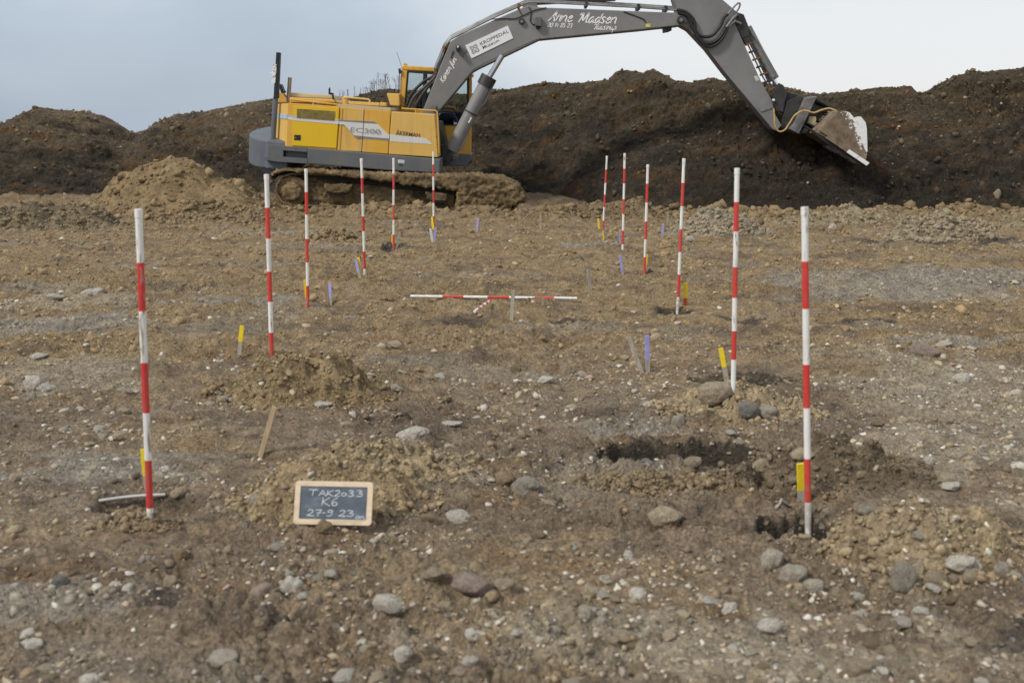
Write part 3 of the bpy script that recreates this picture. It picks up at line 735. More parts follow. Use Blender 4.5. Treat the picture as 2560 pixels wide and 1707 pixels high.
for nm, msk, base in (('gravel', rest & (app > 0.0012), ICO2), ('fine_gravel', rest & (app <= 0.0012), ICO1)):
    me = scatter_mesh(nm, base, np.stack([x, y, z - sz * 0.06], -1)[msk], sz[msk], basecol[msk], 0.30, 0.62, 31, 60)
    if False: me.polygons.foreach_set('use_smooth', [True] * len(me.polygons))
    o = kind(link(nm, me, M['gravel']), 'stuff'); tag(o, 'scattered small pebbles and flint chips all over the trodden soil' if nm == 'gravel' else 'fine pale grit strewn thinly over the trodden soil', 'gravel')

# soil clods: everywhere on the trodden surface, thick on heaps
x2, y2, d2 = field(28000, 2.3, 19.5, 1.3, 41)
q = 0.42 + 0.9 * fbm(x2 / 0.7, y2 / 0.5, 3, 421)
k2 = r0.uniform(0, 1, len(x2)) < np.clip(q, 0.04, 1)
x2, y2, d2 = x2[k2], y2[k2], d2[k2]
sz2 = np.clip(np.exp(r0.normal(math.log(0.009), 0.5, len(x2))), 0.004, 0.05) * (1 + 0.8 * smooth(6, 16, d2))
col2 = ground_col(x2, y2) * r0.uniform(0.75, 1.25, (len(x2), 1))
hx, hy, hs, hc = [], [], [], []
for hp in HEAPS:
    far = hp['y'] > 12
    n = int(1700 * (1.0 if not far else 1.0) * (0.35 if hp['seed'] == 107 else 1) * (0.5 + hp['lump'] * 1.4))
    a = r0.uniform(0, 2 * np.pi, n); rr_ = np.sqrt(r0.uniform(0, 1, n)) * 1.12
    if hp['seed'] == 109: n_big = 0
    if hp['seed'] == 109: rr_ = r0.uniform(0.0, 1, n) ** 0.5 * 1.15
    xx = hp['x'] + hp['rx'] * rr_ * np.cos(a); yy = hp['y'] + hp['ry'] * rr_ * np.sin(a)
    hx.append(xx); hy.append(yy)
    base_s = 0.0052 if not far else 0.012
    hs.append(np.clip(np.exp(r0.normal(math.log(base_s), 0.68, n)), 0.002, 0.024 if not far else (0.042 if hp['seed'] == 109 else 0.052)))
    hc.append(np.array(hp['col'])[None] * r0.uniform(0.8, 1.22, (n, 1)))
hx, hy, hs, hc = np.concatenate(hx), np.concatenate(hy), np.concatenate(hs), np.concatenate(hc)
# ridge of churned clods in front of the tracks
nr_ = 3800
rx_ = r0.uniform(-8.5, 8.5, nr_); ry_ = r0.normal(18.4, 0.65, nr_)
hx = np.concatenate([hx, rx_]); hy = np.concatenate([hy, ry_])
hs = np.concatenate([hs, np.clip(np.exp(r0.normal(math.log(0.022), 0.7, nr_)), 0.008, 0.12)])
hc = np.concatenate([hc, np.array((0.225, 0.165, 0.09))[None] * r0.uniform(0.65, 1.35, (nr_, 1))])
ax_, ay_ = np.concatenate([x2, hx]), np.concatenate([y2, hy]); as_ = np.concatenate([sz2, hs]); ac_ = np.concatenate([col2, hc])
az_ = H(ax_, ay_) + as_ * 0.15
me = scatter_mesh('soil_clods', ICO1, np.stack([ax_, ay_, az_], -1), as_, ac_, 0.5, 0.8, 43, 80)
o = kind(link('soil_clods', me, M['clod']), 'stuff'); tag(o, 'loose crumbs and clods of brown soil on ground and heaps', 'soil clods')
# lumps on the bank and its crest
nb = 7500
ci = r0.integers(0, len(pxs), nb); vi = np.clip((r0.uniform(0, 1, nb) ** 0.8 * 132).astype(int), 2, 134)
cr = r0.uniform(0, 1, nb) < 0.2; vi[cr] = r0.integers(126, 134, cr.sum())
bl = np.stack([BX[vi, ci], BY2[vi, ci], BZ2[vi, ci]], -1); bl[:, 0] += r0.uniform(-0.04, 0.04, nb)
bs = np.clip(np.exp(r0.normal(math.log(0.017), 0.65, nb)), 0.006, 0.085)
bcol = bc[vi, ci] * r0.uniform(0.7, 1.7, (nb, 1))
pl = r0.uniform(0, 1, nb) < 0.06; bcol[pl] = np.array((0.34, 0.29, 0.22)) * r0.uniform(0.7, 1.2, (pl.sum(), 1)); bs[pl] *= 0.55
me = scatter_mesh('bank_clods', ICO1, bl, bs, bcol, 0.42, 0.8, 47, 60)
o = kind(link('bank_clods', me, M['clod']), 'stuff'); tag(o, 'dark lumps of topsoil sticking out of the tall bank', 'soil clods')

# single stones -------------------------------------------------------------
STONE_ME = []
for i in range(14):
    bv, bf = ICO3; r = np.random.default_rng(500 + i)
    s = r.uniform(0, 100); angular = i % 3
    dis = np.array([mnoise.noise(Vector(p) * 1.1 + Vector((s, s, s))) * 0.34 + mnoise.noise(Vector(p) * 2.6 + Vector((s, 0, s))) * 0.14 + mnoise.noise(Vector(p) * 6 + Vector((s, 0, s))) * 0.045 for p in bv])
    v = bv * (1 + dis)[:, None]
    if angular:                                                     # broken faces
        for _ in range(7):
            nv = r.normal(0, 1, 3); nv /= np.linalg.norm(nv); cut = r.uniform(0.62, 0.85)
            dd = v @ nv; m = dd > cut; v[m] -= nv * ((dd[m] - cut) * 0.93)[:, None]
    me = bpy.data.meshes.new('stone'); soup(me, v, bf, True)
    STONE_ME.append(me)
STONE_K = {}
def stone_mesh(i, kd):
    if (i, kd) not in STONE_K:
        me = STONE_ME[i].copy(); me.materials.append(M['stone_' + kd]); STONE_K[(i, kd)] = me
    return STONE_K[(i, kd)]
def put_stone(name, loc, sx_, sy_, sz_, kd, rot, mesh_i, label, group=None, tilt=0.0):
    o = bpy.data.objects.new(name, stone_mesh(mesh_i, kd)); C.objects.link(o)
    o.location = loc; o.scale = (sx_, sy_, sz_); o.rotation_euler = (tilt, random.uniform(-.2, .2), rot)
    tag(o, label, 'stone', group); return o
SLAB = {'white': 'white flint', 'tan': 'tan pebble', 'grey': 'grey pebble', 'dark': 'blackish pebble', 'pink': 'pinkish pebble', 'clay': 'brown clay lump'}
LANDMARKS = [('beside the big pink boulder', 1085, 1350), ('in front of the slate', 760, 1260), ('below the peeling pole', 340, 1250), ('near the knobbly grey white flint', 888, 1400),
 ('near the bright white knobbed flint', 925, 1505), ('near the long grey and cream stone', 508, 1515), ('near the white stone at the very foot', 205, 1565), ('near the wedge shaped stone', 1975, 1530),
 ('near the oval white stone', 1768, 1446), ('below the upright grey slab', 1800, 1350), ('by the cobble row', 2180, 1345), ('beyond the cobble row', 2480, 1300), ('beside the half buried tan boulder', 1534, 1195),
 ('near the three cornered stone', 1355, 1370), ('left of the shallow hole', 120, 1180), ('on the gravelly flat', 2220, 900), ('right of the dark heap', 2200, 1110), ('behind the slate heap', 900, 1010),
 ('near the large grey boulder', 1208, 1134), ('beside the round tan cobble', 1300, 870), ('in front of the brown clay heap', 640, 960), ('in the stony strip beyond the pair', 90, 850), ('near the egg shaped pebble', 1082, 1466),
 ('near the round cream pebble', 390, 1345), ('on the dark trodden soil', 2300, 1520), ('at the front of the gravel', 1500, 1540), ('near the rough flint cluster', 668, 1350), ('in the front corner of bare soil', 90, 1450), ('by the sandy stony heap', 1690, 980)]
LM = {}
def near_phrase(px_, py_):
    return min(LM, key=lambda q: (LM[q][0] - px_) ** 2 + (LM[q][1] - py_) ** 2)
for ph, lx, ly in LANDMARKS: LM[ph] = fd(lx, ly)
SIZEW = lambda v: 'fist sized' if v > 0.026 else 'egg sized' if v > 0.018 else 'small'
for i in big:
    k = str(kinds[i]); s = sz[i] * 1.1
    put_stone('pebble' if k != 'clay' else 'clay_lump', (x[i], y[i], z[i] - s * 0.08), s * random.uniform(.85, 1.35), s * random.uniform(.8, 1.0), s * random.uniform(.5, .8), k, random.uniform(0, 6.28),
              random.randrange(14), SIZEW(sz[i]) + ' ' + SLAB[k] + ' ' + near_phrase(x[i], y[i]), k + ' pebbles strewn over the dig')
NAMED = [  # sheet x, y of its base, width, height, kind, mesh, label
 (1303, 860, 35, 32, 'tan', 0, 'round tan cobble standing proud beside the two leaning pegs'), (948, 1006, 72, 28, 'white', 1, 'broad white flint nodule in the open between the slate heap and pit'),
 (1253, 880, 38, 14, 'white', 3, 'flat white flint slab in front of the round tan cobble'), (908, 897, 28, 14, 'grey', 2, 'pale grey cobble right of the brown clay heap'),
 (740, 931, 40, 15, 'white', 5, 'long whitish stone in front of the brown clay heap'), (907, 799, 38, 20, 'tan', 4, 'tan stone behind the brown clay heap towards the lying rod'),
 (1208, 1134, 64, 36, 'grey', 1, 'large grey boulder left of the pit rim'), (1055, 1195, 60, 28, 'white', 6, 'pale yellowish boulder right of the slate heap'),
 (1534, 1195, 84, 46, 'tan', 7, 'large tan boulder half buried in front of the oblong pit'), (1718, 962, 46, 34, 'dark', 3, 'dark grey angular stone on the sandy stony heap'),
 (1762, 962, 40, 36, 'grey', 5, 'grey stone next to the dark one on the sandy stony heap'), (1640, 926, 80, 40, 'tan', 9, 'large pale boulder on the sandy heap below the leaning yellow peg'),
 (1557, 978, 32, 28, 'grey', 11, 'bluish grey stone at the left end of the sandy stony heap'), (1775, 1302, 52, 52, 'grey', 13, 'upright grey slab of stone below the posthole'),
 (1822, 1330, 62, 34, 'grey', 3, 'blue grey flint plate lying in front of the upright slab'), (1868, 1352, 46, 26, 'grey', 9, 'streaky grey stone at the end of the row of slabs'),
 (1838, 1352, 24, 18, 'tan', 2, 'small tan stone between flint plate and streaky stone'), (2075, 1343, 50, 58, 'grey', 0, 'pale grey pear shaped cobble at the foot of the stony tan heap'),
 (2108, 1322, 30, 40, 'tan', 4, 'tan stone leaning behind the pear shaped cobble'), (2152, 1343, 54, 36, 'tan', 8, 'smooth tan cobble right of the pear shaped one'),
 (2205, 1316, 58, 34, 'white', 5, 'pale broad cobble uppermost in the cobble row'), (2190, 1340, 28, 24, 'tan', 10, 'small round tan cobble in the cobble row'),
 (2232, 1334, 36, 26, 'tan', 12, 'brownish cobble near the right end of the cobble row'), (2302, 1326, 34, 30, 'grey', 6, 'grey cobble past the gap in the cobble row'),
 (2334, 1330, 34, 28, 'grey', 2, 'last rounded cobble at the end of the cobble row'), (2178, 1108, 46, 30, 'tan', 8, 'brown stone resting on a white flint right of the dark heap'),
 (2183, 1122, 42, 18, 'white', 5, 'white flint lying under the brown stone right of the dark heap'), (2210, 878, 38, 24, 'white', 9, 'white flint with a broken corner out on the gravelly flat'),
 (2125, 815, 60, 22, 'pink', 0, 'long pinkish stone on the gravelly flat'), (2172, 795, 36, 13, 'white', 7, 'flat white flint just behind the long pinkish stone'),
 (925, 1512, 40, 30, 'white', 1, 'bright white flint with a knob in the foreground gravel'), (668, 1352, 48, 32, 'white', 3, 'rough white flint cluster below the slate'),
 (760, 1328, 32, 18, 'white', 4, 'smooth off white pebble right of the rough flint cluster'), (390, 1346, 28, 24, 'tan', 0, 'round cream pebble beside a dark soil patch'),
 (888, 1410, 72, 34, 'white', 11, 'knobbly grey white flint with brown stains'), (1085, 1360, 96, 40, 'pink', 13, 'big pink weathered boulder crumbling in the foreground'),
 (998, 1330, 52, 24, 'tan', 7, 'flat pointed tan stone left of the pink boulder'), (1082, 1466, 32, 24, 'white', 2, 'egg shaped white pebble below the pink boulder'),
 (1078, 1526, 36, 22, 'white', 5, 'white and grey split flint in the foreground gravel'), (1768, 1446, 54, 22, 'white', 6, 'oval white stone among foreground gravel below the flint plate'),
 (508, 1518, 66, 22, 'grey', 9, 'long grey and cream stone lying flat in the foreground'), (205, 1568, 46, 28, 'white', 1, 'white stone at the very foot of the scene'),
 (1975, 1535, 58, 34, 'tan', 5, 'wedge shaped brown grey stone alone on dark trodden soil'), (2232, 1485, 34, 20, 'tan', 4, 'small orange tan stone beyond the wedge shaped one'),
 (414, 1282, 32, 28, 'clay', 1, 'square clod of clay below the peeling pole'), (75, 897, 34, 32, 'white', 0, 'upright creamy stone of a pair left of the peeling pole'),
 (106, 900, 40, 16, 'white', 3, 'flat white stone of a pair left of the peeling pole'), (88, 820, 44, 16, 'white', 7, 'long white stone in the stony strip beyond the pair'),
 (125, 684, 36, 12, 'white', 5, 'bright white flint in the far stony strip'), (208, 676, 52, 14, 'white', 9, 'cream slab in the far stony strip'),
 (72, 672, 30, 18, 'tan', 2, 'cream cobble in the far stony strip'), (275, 1010, 34, 26, 'tan', 8, 'tan cobble alone left of the peeling pole'),
 (1355, 1370, 42, 32, 'tan', 3, 'three cornered tan stone in foreground gravel'), (1238, 1234, 36, 24, 'clay', 7, 'soil covered stone between the pink boulder and the pit'),
 (1035, 976, 50, 12, 'white', 5, 'thin broken white flint behind the broad nodule'), (982, 872, 26, 16, 'tan', 10, 'round tan stone between brown clay heap and flat flint'),
 (1185, 853, 24, 18, 'clay', 0, 'brown clod left of the round tan cobble'), (1488, 932, 24, 12, 'white', 7, 'lone white flint chip left of the sandy stony heap'),
 (2112, 1235, 32, 22, 'grey', 4, 'grey stone low on the stony tan heap'), (1990, 1180, 44, 30, 'grey', 5, 'bluish grey stone at the back of the stony tan heap'),
 (1590, 1075, 44, 20, 'tan', 9, 'angular tan stone on the near lip of the pit'), (1750, 1075, 40, 24, 'tan', 1, 'stone at the right end of the pit'),
 (1850, 1055, 60, 26, 'tan', 7, 'flat brown slab touching the yellow flagged pole'), (830, 1275, 40, 60, 'clay', 3, 'block of clay wedged under the slate frame'),
 (2028, 560, 14, 20, 'tan', 0, 'pale upright stone on the dark strip below the bank'), (1915, 527, 24, 14, 'white', 3, 'white stone at the foot of the darkest soil'),
 (1585, 555, 24, 18, 'grey', 8, 'grey stone at the left foot of the pale stony heap')]
for px, py, wpx, hpx, kd, mi, lab in NAMED:
    if 'wedged under' in lab: px, py, wpx, hpx = 745, 1220, 36, 26
    p = hd(px, py); s = p.length
    s = math.sqrt(p.x ** 2 + p.y ** 2 + CAM_H ** 2) * DS / F
    w_, h_ = wpx * s * 0.5, hpx * s * 0.5
    put_stone('stone' if kd != 'clay' else 'clay_lump', (p.x, p.y + w_ * 0.3, float(H(p.x, p.y + w_ * 0.3)[0]) + h_ * 0.26), w_ * 1.02, w_ * 0.85, h_ * 1.25, kd, random.uniform(-.35, .35), mi, lab, None)
bp = at(2280 * DS, 452 * DS, 20.9)
bi = np.argmin((BX - bp.x) ** 2 + (BY2 - bp.y) ** 2 + (BZ2 - bp.z) ** 2); bi = np.unravel_index(bi, BX.shape)
put_stone('stone', (float(BX[bi]), float(BY2[bi]) - 0.03, float(BZ2[bi])), 0.075, 0.06, 0.10, 'tan', 0.3, 1, 'pale upright stone stuck in the dark bank')
# ------------------------------------------------------------------ survey poles
def ring_segment(a, b, ra, rb, n=14):
    V, Fc = tube_geo([a, b], [ra, rb], n); me = mesh_from('band', V, Fc)
    for p in me.polygons: p.use_smooth = len(p.vertices) == 4
    return me
def pole(xt, yt, xb, yb, breaks, label, worn=False, rad=0.0135, first='w', sink=0.05):
    base = hd(xb, yb)
    top = at(xt * DS, yt * DS, base.y + random.uniform(-0.02, 0.02))
    axis = (top - base); ln = axis.length; axis.normalize()
    t = empty('survey_pole', base); tag(t, label, 'survey pole', 'red and white poles marking the postholes')
    fr = [(b - breaks[0]) / (breaks[-1] - breaks[0]) for b in breaks]
    pts = [top - axis * (ln * f) for f in fr]; pts[-1] = base - axis * sink
    wm, rm = (M['white_band_worn'], M['red_band_worn']) if worn else (M['white_band'], M['red_band'])
    for i in range(len(pts) - 1):
        red = (i % 2 == 1) == (first == 'w')
        link('red_band' if red else 'white_band', ring_segment(pts[i], pts[i + 1], rad, rad), rm if red else wm, t)
    link('cap', ring_segment(top + axis * 0.004, top - axis * 0.028, rad * 1.12, rad * 1.12), M['white_band'], t)
    return t
pole(318, 483, 345, 1182, (483, 597, 705, 822, 938, 1050, 1165, 1182), 'peeling red and white pole beside a yellow peg and a shallow hole', True)
pole(612, 402, 624, 812, (402, 475, 545, 620, 690, 762, 812), 'red and white pole whose foot is hidden by the brown clay heap')
pole(703, 389, 707, 705, (389, 440, 491, 546, 600, 654, 705), 'red and white pole standing beside a lilac and a brown peg')
pole(830, 365, 838, 631, (365, 408, 443, 495, 529, 576, 616, 631), 'chipped red and white pole right of a crossed yellow and lilac peg', True)
pole(904, 364, 904, 573, (364, 399, 435, 470, 504, 538, 573), 'red and white pole standing in a small black patch of soil')
pole(995, 349, 996, 527, (349, 378, 406, 437, 467, 498, 527), 'red and white pole in front of the end of the machine body')
pole(1394, 359, 1385, 528, (359, 389, 420, 447, 476, 507, 528), 'leaning red and white pole with a detached yellow peg beside it')
pole(1435, 353, 1430, 575, (353, 387, 421, 457, 491, 529, 561, 575), 'thin red and white pole on a pale patch next to a leaning pole')
pole(1488, 379, 1480, 630, (379, 421, 464, 507, 548, 589, 630), 'red and white pole with a yellow peg behind its lowest red band')
pole(1571, 365, 1556, 719, (365, 419, 472, 524, 577, 629, 682, 719), 'red and white pole in a dark hole near the red footed yellow peg')
pole(1693, 388, 1684, 899, (388, 461, 527, 607, 677, 754, 821, 899), 'red and white pole standing behind the sandy stony heap')
pole(1848, 478, 1855, 1221, (478, 597, 705, 834, 937, 1059, 1166, 1221), 'tall red and white pole at the edge of a black posthole')

# two rods lying crossed on the ground
def lying_rod(x0, y0, x1, y1, fr, rad, label, first_red=False, lift=0.03):
    a, b = hd(x0, y0), hd(x1, y1)
    a.z += rad + lift; b.z += rad + lift
    mid = (a + b) / 2; g = float(H(mid.x, mid.y)[0]) + rad
    if mid.z < g: a.z += g - mid.z; b.z += g - mid.z
    t = empty('scale_rod', (mid.x, mid.y, mid.z - rad)); tag(t, label, 'scale rod', 'striped scale rods lying on the soil')
    for i in range(len(fr) - 1):
        red = (i % 2 == 0) == first_red
        link('red_band' if red else 'white_band', ring_segment(a.lerp(b, fr[i]), a.lerp(b, fr[i + 1]), rad, rad), M['red_band_rod'] if red else M['white_band_rod'], t)
lying_rod(943, 690, 1325, 696, [0, .192, .318, .462, .592, .745, .862, 1], 0.0125, 'striped red and white rod lying level across the middle of the dig')
lying_rod(1090, 727, 1126, 701, [0, .2, .32, .44, .56, .68, .80, .90, 1], 0.0125, 'finely striped dirty rod lying square to the long rod')

# ------------------------------------------------------------------ pegs
def peg(xt, yt, xb, yb, label, mat, body=None, frac=0.6, w=0.028, th=0.011, dy=0.0, group='marker pegs', low=None):
    base = hd(xb, yb); base.y += dy; base.z = float(H(base.x, base.y)[0])
    top = at(xt * DS, yt * DS, base.y + random.uniform(-0.02, 0.02))
    ax = (top - base); ln = ax.length; ax.normalize()
    sd_ = Vector((1, random.uniform(-.35, .35), 0)); sd_ = (sd_ - ax * sd_.dot(ax)).normalized(); nn = ax.cross(sd_)
    def box(f0, f1, k):
        P = []
        for f in (f0, f1):
            c = base + ax * (ln * f)
            P.append([c + sd_ * (i * w / 2 * k) + nn * (j * th / 2 * k) for i, j in ((-1, -1), (1, -1), (1, 1), (-1, 1))])
        return bm_mesh(prism_bm(P[0], P[1], 0.0012))
    t = empty('marker_peg', base); tag(t, label, 'peg', group)
    if body is None:
        link('shaft', box(-0.25, 1.0, 1.0), mat, t)
    else:
        link('shaft', box(-0.25, 1 - frac, 1.0), body, t)
        hd_ = link('painted_top', box(1 - frac + 0.003, 1.0, 1.03), mat, t)
    return t
Yl, Pu, Wd, Wg, Wb = M['peg_yellow'], M['peg_purple'], M['wood'], M['wood_grey'], M['wood_brown']
peg(329, 1031, 331, 1150, 'yellow painted peg close behind the peeling pole', Yl, Wg, 0.66, 0.026, dy=0.05)
peg(556, 748, 549, 815, 'leaning yellow topped peg behind the brown clay heap', Yl, Wg, 0.55)
peg(521, 765, 537, 822, 'muddy brown peg leaning next to a yellow topped one', Wb)
peg(701, 643, 705, 690, 'yellow peg half hidden behind a pole near the lilac peg', Yl, Wg, 0.9)
peg(748, 637, 751, 699, 'plain brown peg next to a lilac topped peg', Wb)
peg(757, 650, 759, 700, 'lilac topped peg with a pale grey foot by the brown peg', Pu, Wg, 0.68)
peg(823, 591, 828, 634, 'yellow peg crossing a lilac one', Yl, Wg, 0.85, dy=-0.03)
peg(817, 595, 826, 636, 'lilac peg crossed by a yellow one', Pu, Wg, 0.75)
peg(901, 540, 902, 571, 'yellow peg behind the pole in the small black patch', Yl, Wg, 0.9, dy=0.06)
peg(918, 533, 911, 569, 'grey peg leaning away from the pole in the black patch', Wg)
peg(992, 498, 996, 526, 'orange yellow peg at the foot of the pole before the machine', M['peg_yellow'], Wg, 0.9, dy=-0.05)
peg(988, 525, 994, 558, 'white peg set in a V with a lilac peg', M['peg_white'])
peg(1001, 523, 997, 558, 'lilac peg set in a V with a white peg', Pu, Wg, 0.8)
peg(984, 502, 986, 530, 'thin brown peg left of the orange yellow one', Wb, w=0.02)
peg(1098, 501, 1095, 533, 'lilac peg standing alone with a thin brown stick beside it', Pu, Wg, 0.9)
peg(1100, 506, 1102, 534, 'thin brown stick beside a lone lilac peg', Wb, w=0.016)
peg(1241, 491, 1241, 526, 'single grey peg between the lone lilac peg and the leaning pole', Wg, w=0.026)
peg(1374, 502, 1376, 526, 'detached yellow peg left of the leaning pole', Yl)
peg(1385, 531, 1386, 556, 'thin yellow stick in front of the leaning pole', M['peg_yellow'], w=0.012)
peg(1423, 530, 1424, 558, 'thin lilac stick behind the pole on the pale patch', Pu, w=0.018)
peg(1424, 587, 1430, 631, 'lilac peg in front of the thin pole on the pale patch', Pu, Wg, 0.8)
peg(1485, 584, 1483, 614, 'yellow peg right behind the lowest red band of a pole', Yl, Wg, 0.8, w=0.03)
peg(1351, 619, 1356, 664, 'pale grey peg on its own near white flint chips', Wg)
peg(1179, 666, 1175, 734, 'weathered grey peg standing in front of the long lying rod', Wg)
pr = peg(1574, 649, 1574, 703, 'yellow peg with a red foot and black marks', Yl, M['peg_red'], 0.66, 0.034)
peg(1523, 514, 1521, 544, 'lilac peg in front of the pale stony heap', Pu, Wg, 0.85)
peg(1534, 488, 1533, 513, 'pale peg at the back edge of the dig near the stony heap', Wg, w=0.026)
peg(1443, 774, 1474, 854, 'grey peg leaning towards an upright lilac peg', Wg, w=0.028)
peg(1486, 770, 1488, 856, 'upright lilac peg beside a leaning grey one', Pu, Wg, 0.66)
peg(1655, 799, 1671, 884, 'leaning yellow topped peg behind the sandy stony heap', Yl, Wg, 0.52)
peg(1838, 1064, 1849, 1160, 'yellow topped peg tilted against the pole at the black posthole', Yl, Wg, 0.72, 0.030, dy=0.06)
peg(631, 934, 598, 1048, 'bare wooden stick leaning over behind the slate heap', Wd, w=0.026)
# strips lying on the ground
def strip(x0, y0, x1, y1, label, mat, w=0.012, z0=0.02, bow=0.02):
    a, b = hd(x0, y0), hd(x1, y1); pts = []
    for k in range(9):
        p = a.lerp(b, k / 8); g = float(H(p.x, p.y)[0]); pts.append(Vector((p.x, p.y, max(a.lerp(b, k / 8).z, g) + z0 + bow * math.sin(math.pi * k / 8))))
    V, Fc = tube_geo(pts, w / 2, 6); V = [Vector((v.x, v.y, v.z)) for v in V]
    tag(link('thin_lath', mesh_from('lath', V, Fc, True), mat), label, 'lath')
strip(228, 1157, 380, 1143, 'pale thin lath lying across the shallow hole at the peeling pole', M['string'], 0.014, 0.012, 0.006)
strip(1780, 1171, 1816, 1163, 'short grey lath by the black posthole', M['wood_grey'], 0.014, 0.006, 0.0)
strip(1652, 883, 1742, 879, 'thin pale straw across the hole behind the sandy stony heap', M['straw'], 0.005)
strip(1522, 713, 1588, 712, 'thin pale straw across the dark hole by the red footed peg', M['straw'], 0.005)
strip(790, 733, 815, 731, 'short white splinter on the soil near the lilac and brown pegs', M['string'], 0.008, 0.006, 0)
strip(1038, 668, 1066, 657, 'short dark twig behind the long lying rod', M['twig'], 0.012, 0.01, 0.0)

# ------------------------------------------------------------------ lettering
def ribbon(strokes, width, place, closed=False, smooth_k=5, taper=0.0):
    """pen strokes -> flat ribbons; place(x, y) gives the world point"""
    V, Fc = [], []
    for s in strokes:
        p = catmull(s, smooth_k, closed) if len(s) > 2 else [np.array(q, float) for q in s]
        n = len(p); o = len(V)
        for i in range(n):
            a, b = p[max(i - 1, 0)], p[min(i + 1, n - 1)]
            t = b - a; t = t / (np.linalg.norm(t) + 1e-9); nn = np.array([-t[1], t[0]])
            k = width / 2 * (1 - taper * abs(2 * i / (n - 1) - 1) ** 2)
            V.append(place(*(p[i] + nn * k))); V.append(place(*(p[i] - nn * k)))
        for i in range(n - 1): Fc.append((o + 2 * i, o + 2 * i + 1, o + 2 * i + 3, o + 2 * i + 2))
    return V, Fc
SCR = {
 'A': (.78, [[(0, -.05), (.25, .35), (.55, 1.), (.6, .98), (.58, .4), (.62, .0), (.74, .06)], [(.15, .38), (.45, .42), (.75, .5)]]),
 'r': (.42, [[(0, .05), (.12, .52), (.2, .42), (.32, .48), (.3, .2), (.34, .02), (.46, .12)]]),
 'n': (.52, [[(0, .5), (.03, .0)], [(.03, .28), (.2, .5), (.36, .4), (.36, .05), (.46, .03)]]),
 'e': (.40, [[(0, .22), (.25, .32), (.28, .45), (.18, .5), (.05, .3), (.08, .05), (.22, 0), (.4, .14)]]),
 'M': (.98, [[(-.12, .78), (.05, .98), (.14, .6), (0, 0)], [(.1, .9), (.22, .98), (.36, .2), (.68, .98), (.76, .95), (.72, .3), (.78, 0), (.92, .1)]]),
 'a': (.50, [[(.36, .42), (.2, .5), (.03, .28), (.06, .03), (.2, .05), (.36, .45)], [(.36, .45), (.33, .08), (.38, 0), (.5, .12)]]),
 'd': (.58, [[(.42, .52), (.22, .6), (.03, .34), (.06, .03), (.22, .05), (.42, .5)], [(.52, 1.02), (.4, .1), (.45, 0), (.58, .12)]]),
 's': (.40, [[(.32, .46), (.16, .52), (.05, .40), (.27, .16), (.18, .0), (.0, .06)]]),
 'T': (.55, [[(0, .75), (.1, .95), (.5, .98), (.85, 1.0)], [(.5, .98), (.35, .4), (.2, 0), (.1, .02)]]),
 't': (.30, [[(.2, .85), (.1, .2), (.14, .0), (.28, .1)], [(0, .58), (.32, .62)]]),
 'u': (.47, [[(.02, .5), (0, .1), (.08, 0), (.2, .1), (.32, .5)], [(.32, .5), (.3, .08), (.36, 0), (.46, .12)]]),
 'p': (.42, [[(.1, .5), (-.05, -.4)], [(.06, .3), (.22, .52), (.34, .35), (.25, .05), (.08, .05)], [(.25, .05), (.45, .12)]]),
 'K': (.62, [[(.1, 1), (0, 0)], [(.58, 1), (.1, .5)], [(.1, .5), (.45, 0), (.62, .05)]]),
 'ø': (.44, [[(.2, .5), (.03, .28), (.1, 0), (.3, .1), (.34, .4), (.2, .5)], [(.0, -.05), (.4, .56)]]),
 'f': (.30, [[(.42, .88), (.32, 1), (.18, .5), (.05, -.35), (-.06, -.3)], [(0, .45), (.3, .5)]]),
 'o': (.42, [[(.2, .5), (.03, .28), (.1, 0), (.3, .1), (.34, .4), (.2, .5), (.44, .42)]]),
 '0': (.48, [[(.2, 1), (.03, .6), (.08, .05), (.25, 0), (.4, .4), (.36, .95), (.2, 1)]]),
 '1': (.30, [[(.05, .8), (.2, 1), (.15, 0)]]), '2': (.50, [[(.03, .8), (.2, 1), (.38, .8), (.25, .4), (0, 0)], [(0, 0), (.44, .02)]]),
 '3': (.48, [[(.02, .92), (.22, 1.), (.38, .8), (.14, .55)], [(.14, .55), (.42, .38), (.30, .04), (.0, .06)]]), '4': (.50, [[(.2, 1), (.02, .35)], [(.02, .35), (.44, .35)], [(.36, .7), (.3, 0)]]),
 '5': (.46, [[(.42, 1), (.12, .98)], [(.12, .98), (.06, .55), (.3, .55), (.36, .2), (.15, 0), (0, .08)]]), '8': (.48, [[(.2, .55), (.04, .8), (.22, 1), (.38, .8), (.04, .2), (.2, 0), (.4, .2), (.2, .55)]]),
 '6': (.46, [[(.36, .98), (.12, .7), (.03, .25), (.2, 0), (.38, .2), (.24, .45), (.06, .3)]]), '7': (.46, [[(0, .95), (.42, 1)], [(.42, 1), (.28, .5), (.2, 0)], [(.12, .5), (.4, .52)]]),
 '9': (.46, [[(.36, .85), (.2, 1), (.06, .75), (.2, .55), (.36, .8)], [(.36, .95), (.34, .2), (.2, 0), (.03, .08)]]),
 '-': (.3, [[(0, .5), (.22, .5)]]), '.': (.2, [[(.0, .0), (.06, .06)]]), ' ': (.34, [])}
CHK = dict(SCR)
CHK.update({'T': (.72, [[(-.08, 1.0), (.62, 1.02)], [(.28, 1.0), (.24, 0)]]), 'A': (.62, [[(0, 0), (.3, .95)], [(.3, .95), (.55, 0)], [(.1, .35), (.48, .35)]]),
 'K': (.62, [[(.05, 1), (.02, 0)], [(.5, 1), (.05, .45)], [(.05, .45), (.55, -.05)]]), '0': (.55, [[(.22, .62), (.02, .35), (.2, .02), (.45, .3), (.22, .62)]]),
 'a': (.5, [[(.36, .5), (.1, .5), (.03, .15), (.25, .05), (.36, .5), (.4, .05)]]), 'n': (.5, [[(0, .5), (.02, 0)], [(.02, .3), (.25, .5), (.35, .1), (.45, .05)]])})
